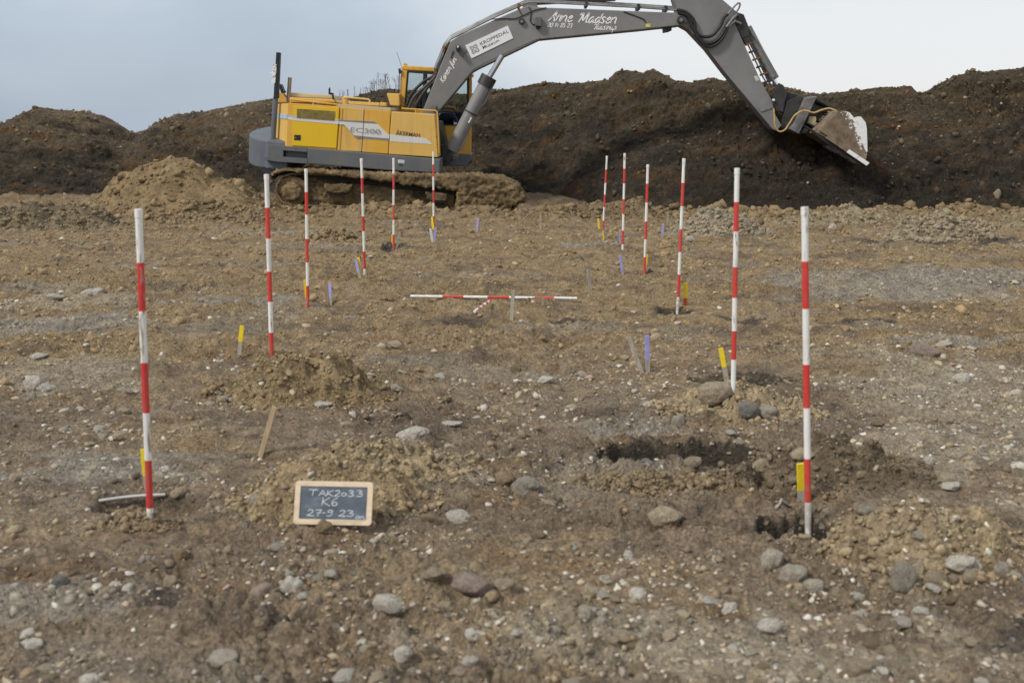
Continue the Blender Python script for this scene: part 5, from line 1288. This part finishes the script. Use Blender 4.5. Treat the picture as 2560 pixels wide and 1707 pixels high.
part('drain_block', L(c1, [(1860, 1020), (1945, 1030), (1930, 1075), (1880, 1070)]), 20.95, 21.3, 'dull_steel', bevel=0.02)
hoseset = ([(1900, 0 + 30), (1760, 290), (1690, 380), (1560, 500), (1500, 610)], [(1930, 30), (1790, 300), (1660, 440), (1580, 560), (1560, 610)], [(1870, 20), (1740, 300), (1640, 370), (1530, 480), (1478, 600)], [(1800, 250), (1650, 430), (1600, 520), (1600, 600)])
for i, pts in enumerate(hoseset): hose('boom_hose', L(c1, pts), YBm0 + 0.06 + 0.1 * i, 0.03, M['black'] if i > 1 else M['dark_steel'], EXC)
# steel pipes along the top edge
pp = []
for i, (dv, dy) in enumerate(((-4, 0.06), (-16, 0.16), (-26, 0.30), (-8, 0.42))):
    pp.append([at(*c2(u, v + dv), YBm0 + dy) for u, v in ((120, 610), (205, 400), (262, 330), (640, 143), (905, 28), (945, 22), (1400, 44), (1840, 68), (2170, 92))])
tubes('boom_pipe', pp[:1], 0.020, M['pipe'], boom, 7)
for q in pp[1:]: tubes('boom_pipe', [q], 0.022, M['pipe'], boom, 7)
for u, v in ((200, 420), (128, 605), (830, 62), (1400, 40), (1840, 65), (2070, 80)):
    bp_('pipe_clamp', L(c2, [(u - 12, v - 34), (u + 12, v - 30), (u + 10, v + 18), (u - 10, v + 14)]), YBm0 + 0.02, YBm0 + 0.48, 'dark_steel' if u > 900 else 'rust', 0.004)
# stick cylinder, lying over the boom
Ysc = 21.19
sc1 = tube('stick_cylinder', [at(*c2(930, -12), Ysc), at(*c2(1640, -48), Ysc)], 0.13, M['boom'], EXC, 18)
tube('rod', [at(*c2(1640, -48), Ysc), at(*c2(2210, -78), Ysc)], 0.05, M['chrome'], sc1, 14)
bp_('cylinder_lug', L(c2, [(860, 60), (905, -40), (960, -40), (990, 60)]), Ysc - 0.12, Ysc - 0.05, 'boom', 0.006)

# stick
YS0, YS1 = 20.98, 21.40
stick_pts = L(c3, [(70, -290), (300, -340), (420, -180), (560, 0), (690, 112), (672, 222), (750, 395), (900, 722), (1000, 900), (1020, 1010), (1086, 1120), (1040, 1168), (1000, 1150), (760, 862), (590, 662), (420, 440), (330, 345), (258, 268), (180, 225), (150, 190), (150, 75), (122, -10)])
stick = part('stick', stick_pts, YS0, YS1, 'boom', bevel=0.016)
def sp_(name, pts, ya, yb, mat, bevel=0.0): return slab(name, pts, ya, yb, M[mat], stick, bevel)
sp_('inspection_plate', L(c3, [(838, 682), (868, 676), (886, 716), (856, 726)]), YS0 - 0.006, YS0 - 0.001, 'pale_tag')
sp_('wear_plate', L(c3, [(870, 960), (935, 860), (1000, 905), (1012, 960), (900, 1000)]), YS0 - 0.016, YS0 - 0.001, 'boom', 0.004)
sp_('pin_boss', L(c3, cir(185, 182, 34)), YS0 - 0.10, YS0 + 0.0, 'dark_steel', 0.008)
for pts, r_, m_ in (([(150, 90), (230, 110), (300, 180), (325, 290), (390, 330), (470, 315), (540, 230), (570, 160), (605, 128)], 0.030, 'black'),
                    ([(160, 110), (250, 150), (290, 250), (350, 350), (430, 392), (520, 350), (570, 280), (590, 240)], 0.030, 'black'),
                    ([(190, 110), (300, 200), (310, 300), (400, 405), (480, 410), (560, 340), (600, 250)], 0.026, 'black'),
                    ([(605, 125), (650, 75), (690, 35), (712, 36), (705, 70), (680, 110)], 0.018, 'dull_steel')):
    hose('stick_hose', L(c3, pts), YS0 - 0.07, r_, M[m_], stick)
tubes('hose_fitting', [[at(*c3(588, 250), YS0 - 0.07), at(*c3(650, 165), YS0 - 0.06), at(*c3(700, 122), YS0 - 0.02)], [at(*c3(606, 240), YS0 - 0.06), at(*c3(668, 190), YS0 - 0.05), at(*c3(720, 215), YS0)]], 0.026, M['dull_steel'], stick, 8)
# bucket cylinder along the stick's back
Yk = 21.19
bc_ = tube('bucket_cylinder', [at(*c3(772, 250), Yk), at(*c3(1002, 695), Yk)], 0.095, M['boom'], EXC, 18)
tube('gland', [at(*c3(985, 665), Yk), at(*c3(1012, 712), Yk)], 0.115, M['boom'], bc_, 18)
tube('rod', [at(*c3(1002, 695), Yk), at(*c3(1060, 800), Yk)], 0.045, M['chrome'], bc_, 14)
tubes('feed_pipe', [[at(*c3(u, v), YS0 + 0.08) for u, v in ((690, 150), (760, 205), (800, 270), (890, 400), (1030, 650), (1010, 690))]], 0.018, M['dull_steel'], bc_, 7)
part('cylinder_lug', L(c3, [(660, 215), (705, 115), (748, 130), (800, 260), (800, 380), (765, 400)]), 21.02, 21.36, 'dark_steel', bevel=0.02)
tubes('back_pipes', [[at(*c3(u + k, v), YS0 + 0.06 + 0.002 * k) for u, v in ((690, 240), (775, 420), (900, 690), (985, 830), (1012, 880))] for k in (18, 46)], 0.015, M['pipe'], stick, 6)
for k in range(8):
    f = k / 7; u, v = 735 + f * 235, 330 + f * 470
    sp_('pipe_clamp', L(c3, [(u - 6, v - 4), (u + 58, v - 26), (u + 62, v - 12), (u, v + 14)]), YS0 + 0.03, YS0 + 0.14, 'rust' if k % 2 else 'dark_steel', 0.003)
# linkage, quick hitch and tilting bucket
part('rocker_link', L(c3, [(1020, 790), (1060, 740), (1100, 760), (1132, 830), (1095, 1000), (1040, 985), (1008, 930)]), YS0 - 0.06, YS0 - 0.01, 'dark_steel', bevel=0.012)
part('rocker_link', L(c3, [(1020, 790), (1060, 740), (1100, 760), (1132, 830), (1095, 1000), (1040, 985), (1008, 930)]), YS1 + 0.01, YS1 + 0.06, 'dark_steel', bevel=0.012)
part('push_link', L(c3, [(1080, 800), (1230, 852), (1262, 850), (1150, 905), (1100, 940)]), YS0 + 0.02, YS1 - 0.02, 'black', bevel=0.012)
part('hitch_side', L(c3, [(1130, 905), (1250, 850), (1300, 875), (1230, 1050), (1150, 1160), (1080, 1130), (1092, 1050)]), YS0 - 0.04, YS0 + 0.03, 'dark_steel', bevel=0.01)
part('hitch_side', L(c3, [(1130, 905), (1250, 850), (1300, 875), (1230, 1050), (1150, 1160), (1080, 1130), (1092, 1050)]), YS1 - 0.03, YS1 + 0.04, 'dark_steel', bevel=0.01)
hp_ = part('hitch_plate', L(c3, [(1292, 866), (1345, 868), (1402, 858), (1372, 920), (1238, 1196), (1152, 1150), (1200, 1090)]), YS0 - 0.12, YS1 + 0.12, 'dull_steel', bevel=0.012)
part('hitch_foot', L(c3, [(1240, 1198), (1300, 1120), (1345, 1152), (1300, 1185)]), YS0 - 0.08, YS1 + 0.08, 'dark_steel', bevel=0.01)
part('tilt_arm', L(c3, [(1395, 872), (1420, 868), (1560, 952), (1550, 985), (1385, 905)]), YS0 - 0.05, YS1 + 0.05, 'dark_steel', bevel=0.01)
part('tilt_core', L(c3, [(1350, 920), (1560, 985), (1600, 1000), (1440, 1160), (1290, 1100)]), YS0 + 0.02, YS1 - 0.02, 'dark_steel', bevel=0.02)
for k, (a, b) in enumerate((((1300, 1090), (1440, 1165)), ((1280, 1120), (1420, 1198)), ((1380, 880), (1530, 962)))):
    tube('hinge_bar', [at(*c3(*a), YS0 - 0.10 + 0.02 * k), at(*c3(*b), YS0 - 0.10 + 0.02 * k)], 0.018, M['dark_steel'], EXC, 8)
part('tilt_bracket', L(c3, [(1330, 1040), (1390, 1040), (1400, 1110), (1370, 1135), (1318, 1100)]), YS0 - 0.05, YS0 + 0.05, 'yellow_dust', bevel=0.01)
tubes('tilt_hoses', [[Vector(p) for p in catmull([at(*c3(u, v), YS0 - 0.12) for u, v in pts], 4)] for pts in ([(1400, 1040), (1440, 1000), (1490, 1010), (1480, 1060), (1430, 1075)], [(1440, 1010), (1500, 1040), (1510, 1080), (1470, 1090)], [(1390, 1080), (1450, 1090), (1500, 1060)])], 0.018, M['mud'], EXC, 6)
hose('tilt_hose', L(c3, [(1012, 965), (1018, 1040), (1025, 1125), (1060, 1172), (1110, 1160), (1150, 1105), (1200, 1030), (1265, 990), (1310, 990), (1370, 1006), (1430, 985), (1500, 968), (1560, 985), (1578, 1000)]), YS0 - 0.22, 0.017, M['hose_yellow'], EXC)
part('hose_fitting', L(c3, cir(1013, 892, 11)), YS0 - 0.11, YS0 - 0.06, 'white', bevel=0)
# bucket: side plates, bowl, cutting edge
YK0, YK1 = 20.30, 22.10
side_pts = L(c3, [(1420, 1165), (1500, 1085), (1590, 990), (1640, 990), (1690, 1003), (1730, 1052), (1765, 1040), (1790, 1040), (1832, 1092), (1843, 1150), (1848, 1345), (1835, 1425), (1640, 1300), (1500, 1215)])
bucket = None
def mudded(o, f):
    me = o.data; a_ = me.color_attributes.new('soil', 'FLOAT_COLOR', 'POINT'); oo_ = np.array(ORG_OF(o))
    for i, v in enumerate(me.vertices): k = f(np.array(v.co) + oo_); a_.data[i].color = (k, k, k, 1)
def ORG_OF(o): return o.matrix_world.translation if o.parent is None else ORG[o.name]
def fine_slab(name, pts, Y0, Y1, mat, parent, cuts=40):
    fr = [at(p[0], p[1], Y0) for p in pts]; bm = bmesh.new()
    f = bm.faces.new([bm.verts.new(p) for p in fr])
    for c in ((1, 0, 0), (0, 0, 1)):
        lo = min(p[0 if c[0] else 2] for p in fr); hi = max(p[0 if c[0] else 2] for p in fr)
        for i in range(1, 14):
            t_ = lo + (hi - lo) * i / 14; bmesh.ops.bisect_plane(bm, geom=list(bm.verts) + list(bm.edges) + list(bm.faces), plane_co=(t_, 0, 0) if c[0] else (0, 0, t_), plane_no=c)
    r_ = bmesh.ops.extrude_face_region(bm, geom=list(bm.faces))
    bmesh.ops.translate(bm, verts=[g for g in r_['geom'] if isinstance(g, bmesh.types.BMVert)], vec=(0, Y1 - Y0, 0))
    return link(name, bm_mesh(bm), M[mat], parent)
bucket = fine_slab('bucket', side_pts, YK0, YK0 + 0.035, 'bucket', EXC)
def mud_amount(p):                                             # bare steel towards the mouth, soil towards the back
    a, b = at(*c3(1690, 1010), YK0), at(*c3(1850, 1345), YK0)
    dx, dz = b.x - a.x, b.z - a.z; ln = math.hypot(dx, dz)
    s_ = ((p[0] - a.x) * dz - (p[2] - a.z) * dx) / ln          # signed distance from the line of the bare corner
    return float(np.clip(0.455 + s_ * 1.4, 0, 1))
mudded(bucket, mud_amount)
def bprt(name, pts, ya, yb, fn, bevel=0.0):
    o = slab(name, pts, ya, yb, M['bucket'], bucket, bevel); mudded(o, fn); return o
o = fine_slab('far_cheek', side_pts, YK1 - 0.035, YK1, 'bucket', bucket); mudded(o, lambda p: 0.9)
bprt('back_plate', L(c3, [(1418, 1166), (1586, 988), (1606, 1000), (1440, 1180)]), YK0 + 0.036, YK1 - 0.036, lambda p: 1.0)
bprt('bottom_plate', L(c3, [(1420, 1168), (1436, 1172), (1640, 1302), (1640, 1318), (1405, 1186)]), YK0 + 0.036, YK1 - 0.036, lambda p: 1.0)
bprt('bowl_top', L(c3, [(1590, 990), (1640, 990), (1690, 1003), (1690, 1016), (1638, 1003), (1600, 1001)]), YK0 + 0.036, YK1 - 0.036, lambda p: 1.0)
for i in range(4):
    f0, f1 = i / 4 + 0.004, (i + 1) / 4 - 0.004
    A0, B0 = np.array(c3(1500, 1206)), np.array(c3(1868, 1452)); A1, B1 = np.array(c3(1478, 1232)), np.array(c3(1842, 1478))
    if i < 2: fn = lambda p: 0.85
    else: fn = lambda p: 0.10
    q = [A0 + (B0 - A0) * f0, A0 + (B0 - A0) * f1, A1 + (B1 - A1) * f1, A1 + (B1 - A1) * f0]
    bprt('edge_plate', q, YK0 - 0.03, YK0 + 0.02, fn)
bprt('cutting_edge', L(c3, [(1640, 1303), (1835, 1430), (1850, 1462), (1838, 1472), (1625, 1322)]), YK0 + 0.036, YK1 - 0.036, lambda p: 0.5)
part('bucket_shadow', L(c3, [(1300, 1135), (1320, 1130), (1480, 1236), (1838, 1478), (1828, 1482), (1460, 1262)]), YK0 + 0.03, YK0 + 0.10, 'black', bevel=0)  # black strip painting the shadow along the bucket's underside
# soil still in the bucket
def lumpy(name, pts, Y0, Y1, col, parent, vox=0.05, amp=0.05, seed=0, freq=4.0, stuffy=True):
    fr = [at(p[0], p[1], Y0) for p in pts]; bk = [v + Vector((0, Y1 - Y0, 0)) for v in fr]
    me = bm_mesh(prism_bm(fr, bk)); o = bpy.data.objects.new('tmp', me); C.objects.link(o)
    md = o.modifiers.new('r', 'REMESH'); md.mode = 'VOXEL'; md.voxel_size = vox
    me2 = bpy.data.meshes.new_from_object(o.evaluated_get(bpy.context.evaluated_depsgraph_get()))
    bpy.data.objects.remove(o)
    n = len(me2.vertices); co = np.empty(n * 3); me2.vertices.foreach_get('co', co); co = co.reshape(-1, 3)
    no = np.empty(n * 3); me2.vertices.foreach_get('normal', no); no = no.reshape(-1, 3)
    a_, b_ = co[:, 0] + 0.6 * co[:, 1], co[:, 2] * 1.2 + 0.5 * co[:, 1]
    dn = fbm(a_ * freq, b_ * freq, 5, seed + 1, 0.62) * 0.8 + billow(a_ * freq * 1.7, b_ * freq * 1.7, 4, seed + 7, 0.65) * 0.7
    co += no * (dn * amp)[:, None]
    me2.vertices.foreach_set('co', co.astype(np.float32).ravel())
    ca = me2.color_attributes.new('soil', 'FLOAT_COLOR', 'POINT')
    cc = np.ones((n, 4)); cc[:, :3] = np.array(col)[None] * (1 + 0.45 * fbm(a_ * 3, b_ * 3, 3, seed + 13))[:, None]
    ca.data.foreach_set('color', cc.astype(np.float32).ravel()); me2.polygons.foreach_set('use_smooth', [True] * len(me2.polygons))
    me2.materials.clear(); me2.update()
    return link(name, me2, M['mud'], parent)
lumpy('bucket_soil', L(c3, [(1450, 1172), (1600, 1020), (1680, 1040), (1760, 1180), (1800, 1380), (1640, 1292)]), YK0 + 0.1, YK1 - 0.1, (0.075, 0.055, 0.036), bucket, 0.06, 0.04, 900)

# undercarriage: two crawler tracks caked with mud
MUDC = (0.215, 0.155, 0.082)
def track(Y0, Y1, far=False):
    t = None
    cr_, cf = np.array(c4(345, 235)), np.array(c4(2035, 285)); rr_, rf = 132 / 3.178, 140 / 3.178
    ax_ = (cf - cr_); le = np.linalg.norm(ax_); ax_ /= le; nn_ = np.array([ax_[1], -ax_[0]])        # nn_ points up on the sheet
    if nn_[1] > 0: nn_ = -nn_
    fr_pts = []
    for k in range(13):
        a = math.pi * k / 12; fr_pts.append(cr_ - ax_ * math.sin(a) * rr_ * 0.78 + nn_ * math.cos(a) * rr_ * 0.78)
    for k in range(13):
        a = math.pi * k / 12; fr_pts.append(cf + ax_ * math.sin(a) * rf * 0.78 - nn_ * math.cos(a) * rf * 0.78)
    t = lumpy('track', fr_pts, Y0 + 0.20, Y1 - 0.10, MUDC, EXC, 0.045, 0.03, 930 + int(far))
    # chain of shoes, each its own plate
    path = [('l', cr_ + nn_ * rr_, cf + nn_ * rf), ('a', cf, rf, 1), ('l', cf - nn_ * rf, cr_ - nn_ * rr_), ('a', cr_, rr_, -1)]
    pts = []
    for s in range(60):
        f = s / 60; pts.append((cr_ + nn_ * rr_) * (1 - f) + (cf + nn_ * rf) * f)
    for s in range(30):
        a = math.pi * s / 30; pts.append(cf + (nn_ * math.cos(a) + ax_ * math.sin(a)) * rf)
    for s in range(60):
        f = s / 60; pts.append((cf - nn_ * rf) * (1 - f) + (cr_ - nn_ * rr_) * f)
    for s in range(30):
        a = math.pi * s / 30; pts.append(cr_ + (-nn_ * math.cos(a) - ax_ * math.sin(a)) * rr_)
    pts = np.array(pts); seg = np.linalg.norm(np.diff(np.vstack([pts, pts[:1]]), axis=0), axis=1); cum = np.concatenate([[0], np.cumsum(seg)])
    N = 50; tot = cum[-1]; loop = np.vstack([pts, pts[:1]])
    def pt(sv): sv %= tot; return np.array([np.interp(sv, cum, loop[:, 0]), np.interp(sv, cum, loop[:, 1])])
    for i in range(N):
        a, b = pt(i * tot / N + 0.8), pt((i + 1) * tot / N - 0.8)
        tg = (b - a) / (np.linalg.norm(b - a) + 1e-6); o_ = np.array([tg[1], -tg[0]])
        ctr = (cr_ + cf) / 2
        th = 5.0
        q = [a, b, b - o_ * th, a - o_ * th]
        if np.dot((a + b) / 2 - o_ * th - ctr, (a + b) / 2 - ctr) > np.dot((a + b) / 2 - ctr, (a + b) / 2 - ctr): q = [a, b, b + o_ * th, a + o_ * th]
        o = slab('track_shoe', q, Y0, Y1, M['mud'], t, 0.008)
        me = o.data; ca = me.color_attributes.new('soil', 'FLOAT_COLOR', 'POINT'); c_ = np.array(MUDC) * random.uniform(0.75, 1.1)
        ca.data.foreach_set('color', np.tile(np.append(c_, 1), len(me.vertices)).astype(np.float32))
    return t
tk = track(19.42, 20.06)
track(22.25, 22.89, True)
def mudpiece(name, pts, Y0, Y1, amp=0.045, seed=0, col=MUDC, vox=0.028): return lumpy(name, pts, Y0, Y1, col, tk, vox, amp, seed, 8.0)
ring = [(345 + 128 * math.cos(2 * math.pi * k / 28), 250 + 125 * math.sin(2 * math.pi * k / 28)) for k in range(28)]
mudpiece('drive_wheel', L(c4, ring), 19.46, 19.60, 0.012, 951, (0.19, 0.135, 0.07))
mudpiece('wheel_hub', L(c4, [(345 + 78 * math.cos(2 * math.pi * k / 20), 250 + 78 * math.sin(2 * math.pi * k / 20)) for k in range(20)]), 19.38, 19.5, 0.02, 952)
mudpiece('mud_cake', L(c4, [(168, 132), (220, 92), (300, 74), (600, 84), (1000, 106), (1400, 116), (1650, 120), (1700, 160), (1700, 258), (1640, 243), (1300, 200), (1000, 160), (700, 128), (440, 104), (300, 92), (230, 108), (172, 140)]), 19.36, 20.1, 0.03, 953)
mudpiece('mud_cake', L(c4, [(1640, 132), (1830, 124), (2040, 146), (2140, 200), (2195, 280), (2200, 340), (2120, 340), (2060, 420), (1650, 420), (1660, 260), (1700, 240)]), 19.36, 20.12, 0.04, 954)
mudpiece('track_frame', L(c4, [(440, 180), (800, 185), (1000, 200), (1300, 235), (1640, 262), (1660, 420), (440, 400)]), 19.54, 19.72, 0.03, 955, (0.18, 0.13, 0.068))
slab('gap_shade', L(c4, [(180, 140), (232, 112), (300, 96), (440, 108), (700, 132), (1000, 164), (1300, 204), (1640, 247), (1660, 280), (1300, 240), (1000, 198), (700, 160), (440, 130), (300, 116), (240, 130), (200, 160)]), 19.49, 19.54, M['dark'], tk, 0)  # near-black strip painting the shade under the overhanging mud
mudpiece('step', L(c4, [(600, 190), (830, 195), (800, 255), (770, 270), (620, 255)]), 19.40, 19.55, 0.02, 956, (0.20, 0.145, 0.08))
mudpiece('step', L(c4, [(1402, 255), (1585, 262), (1580, 330), (1430, 322)]), 19.40, 19.55, 0.014, 957, (0.20, 0.145, 0.08))
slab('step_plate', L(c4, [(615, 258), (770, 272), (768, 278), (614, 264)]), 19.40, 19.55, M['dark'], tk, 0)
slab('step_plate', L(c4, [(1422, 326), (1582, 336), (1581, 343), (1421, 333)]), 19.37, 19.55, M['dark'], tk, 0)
slab('roller_shade', L(c4, [(1330, 262), (1375, 264), (1375, 290), (1330, 288)]), 19.47, 19.52, M['dark'], tk, 0)  # slab standing proud, its near-black colour paints the shade of a recess
slab('grease_cover', L(c4, [(500, 350), (555, 340), (562, 378), (520, 382)]), 19.44, 19.52, M['black'], tk, 0.01)
slab('car_body', L(c1, [(700, 1180), (1900, 1280), (1900, 1420), (700, 1380)]), 20.15, 22.2, M['dark_steel'], EXC, 0.03)

# ------------------------------------------------------------------ the driver, seated behind the cab glass
def skin_person():
    hip = at(*c1(1700, 690), 22.12)
    J = {'pelvis': (0, 0, 0), 'belly': (0.0, 0, 0.16), 'chest': (0.03, 0, 0.36), 'neck': (0.05, 0, 0.52), 'head': (0.09, 0, 0.66), 'crown': (0.09, 0, 0.75)}
    E = [('pelvis', 'belly'), ('belly', 'chest'), ('chest', 'neck'), ('neck', 'head'), ('head', 'crown')]
    R = {'pelvis': .15, 'belly': .14, 'chest': .15, 'neck': .06, 'head': .10, 'crown': .075}
    for s, k in ((-1, 'n'), (1, 'f')):
        J.update({'sh' + k: (0.03, s * .19, .44), 'el' + k: (0.16, s * .23, .20), 'wr' + k: (0.40, s * .22, .19), 'ha' + k: (0.50, s * .21, .17),
                  'hp' + k: (0.06, s * .10, -.02), 'kn' + k: (0.46, s * .13, .03), 'an' + k: (0.56, s * .13, -.36), 'to' + k: (0.74, s * .13, -.39)})
        E += [('chest', 'sh' + k), ('sh' + k, 'el' + k), ('el' + k, 'wr' + k), ('wr' + k, 'ha' + k), ('pelvis', 'hp' + k), ('hp' + k, 'kn' + k), ('kn' + k, 'an' + k), ('an' + k, 'to' + k)]
        R.update({'sh' + k: .075, 'el' + k: .05, 'wr' + k: .036, 'ha' + k: .042, 'hp' + k: .10, 'kn' + k: .075, 'an' + k: .05, 'to' + k: .045})
    names = list(J); me = bpy.data.meshes.new('person')
    me.from_pydata([hip + Vector(J[n]) for n in names], [(names.index(a), names.index(b)) for a, b in E], [])
    o = bpy.data.objects.new('tmp', me); C.objects.link(o)
    md = o.modifiers.new('s', 'SKIN')
    for i, n in enumerate(names):
        sv = me.skin_vertices[0].data[i]; sv.radius = (R[n], R[n]); sv.use_root = n == 'pelvis'
    ss = o.modifiers.new('d', 'SUBSURF'); ss.levels = 1; ss.render_levels = 1
    m2 = bpy.data.meshes.new_from_object(o.evaluated_get(bpy.context.evaluated_depsgraph_get())); bpy.data.objects.remove(o)
    m2.materials.clear(); m2.materials.append(M['cloth']); m2.materials.append(M['skin'])
    for p in m2.polygons:
        p.use_smooth = True; c_ = p.center - hip
        if c_.z > .53 or (c_.x > .30 and c_.z > .10): p.material_index = 1
    ob = link('person', m2, None); tag(ob, 'driver in dark work clothes sitting in the cab with hands on the controls', 'person')
skin_person()

# ------------------------------------------------------------------ bare shrubs and dry grass along the bank's crest
def shrub(px, py, w_, h_, seed, label, stems=9, Y=28.5):
    h_ *= 0.75
    r = random.Random(seed); b = at(px * DS, py * DS, Y); s = Y / F * DS
    stems = int(stems * 0.7); t = empty('bare_shrub', b); tag(t, label, 'shrub', 'bare shrubs behind the bank')
    stem_p, twig_p = [], []
    for i in range(stems):
        x0 = b + Vector((r.uniform(-.5, .5) * w_ * s, r.uniform(-.3, .3), -0.6)); tip = x0 + Vector((r.uniform(-.25, .25) * w_ * s, r.uniform(-.2, .2), 0.6 + h_ * s * r.uniform(.55, 1.0)))
        mid = x0.lerp(tip, .55) + Vector((r.uniform(-.05, .05), 0, 0)); stem_p.append([x0, mid, tip])
        for k in range(13):
            f = r.uniform(.35, .95); q = mid.lerp(tip, (f - .55) / .45) if f > .55 else x0.lerp(mid, f / .55)
            l_ = h_ * s * r.uniform(.15, .4); d_ = Vector((r.uniform(-1.1, 1.1), r.uniform(-.5, .5), 1)).normalized()
            twig_p.append([q, q + d_ * l_ * .5 + Vector((r.uniform(-.02, .02), 0, 0)), q + d_ * l_])
    kind(tubes('stems', stem_p, 0.005, M['twig'], t, 4), 'stuff'); kind(tubes('twigs', twig_p, 0.0028, M['twig'], t, 3), 'stuff')
shrub(800, 222, 46, 22, 1, 'low bare shrub nearest the hood of the machine', 8)
shrub(832, 216, 36, 24, 2, 'sparse bare shrub at the foot of the grassy hump')
shrub(866, 208, 40, 36, 3, 'bushy bare shrub on the grassy hump', 12)
shrub(896, 203, 36, 44, 4, 'tall bare shrub with upright twigs beside the cab', 12)
# dry grass and straw on the crest
gp = []
for i in range(700):
    j = random.randrange(60, len(pxs) - 60); k_ = random.randrange(124, 136)
    if random.random() > (0.9 if 780 < pxs[j] < 930 else 0.12): continue
    p = Vector((BX[k_, j], BY2[k_, j], BZ2[k_, j])); l_ = random.uniform(.03, .09); d_ = Vector((random.uniform(-.7, .7), random.uniform(-.5, .3), 1)).normalized()
    gp.append([p, p + d_ * l_ * .6, p + d_ * l_ + Vector((random.uniform(-.03, .03), 0, -0.01))])
o = tubes('dry_grass', gp, 0.004, M['straw'], None, 3); kind(o, 'stuff'); tag(o, 'thin dry grass along the crest of the bank', 'grass')
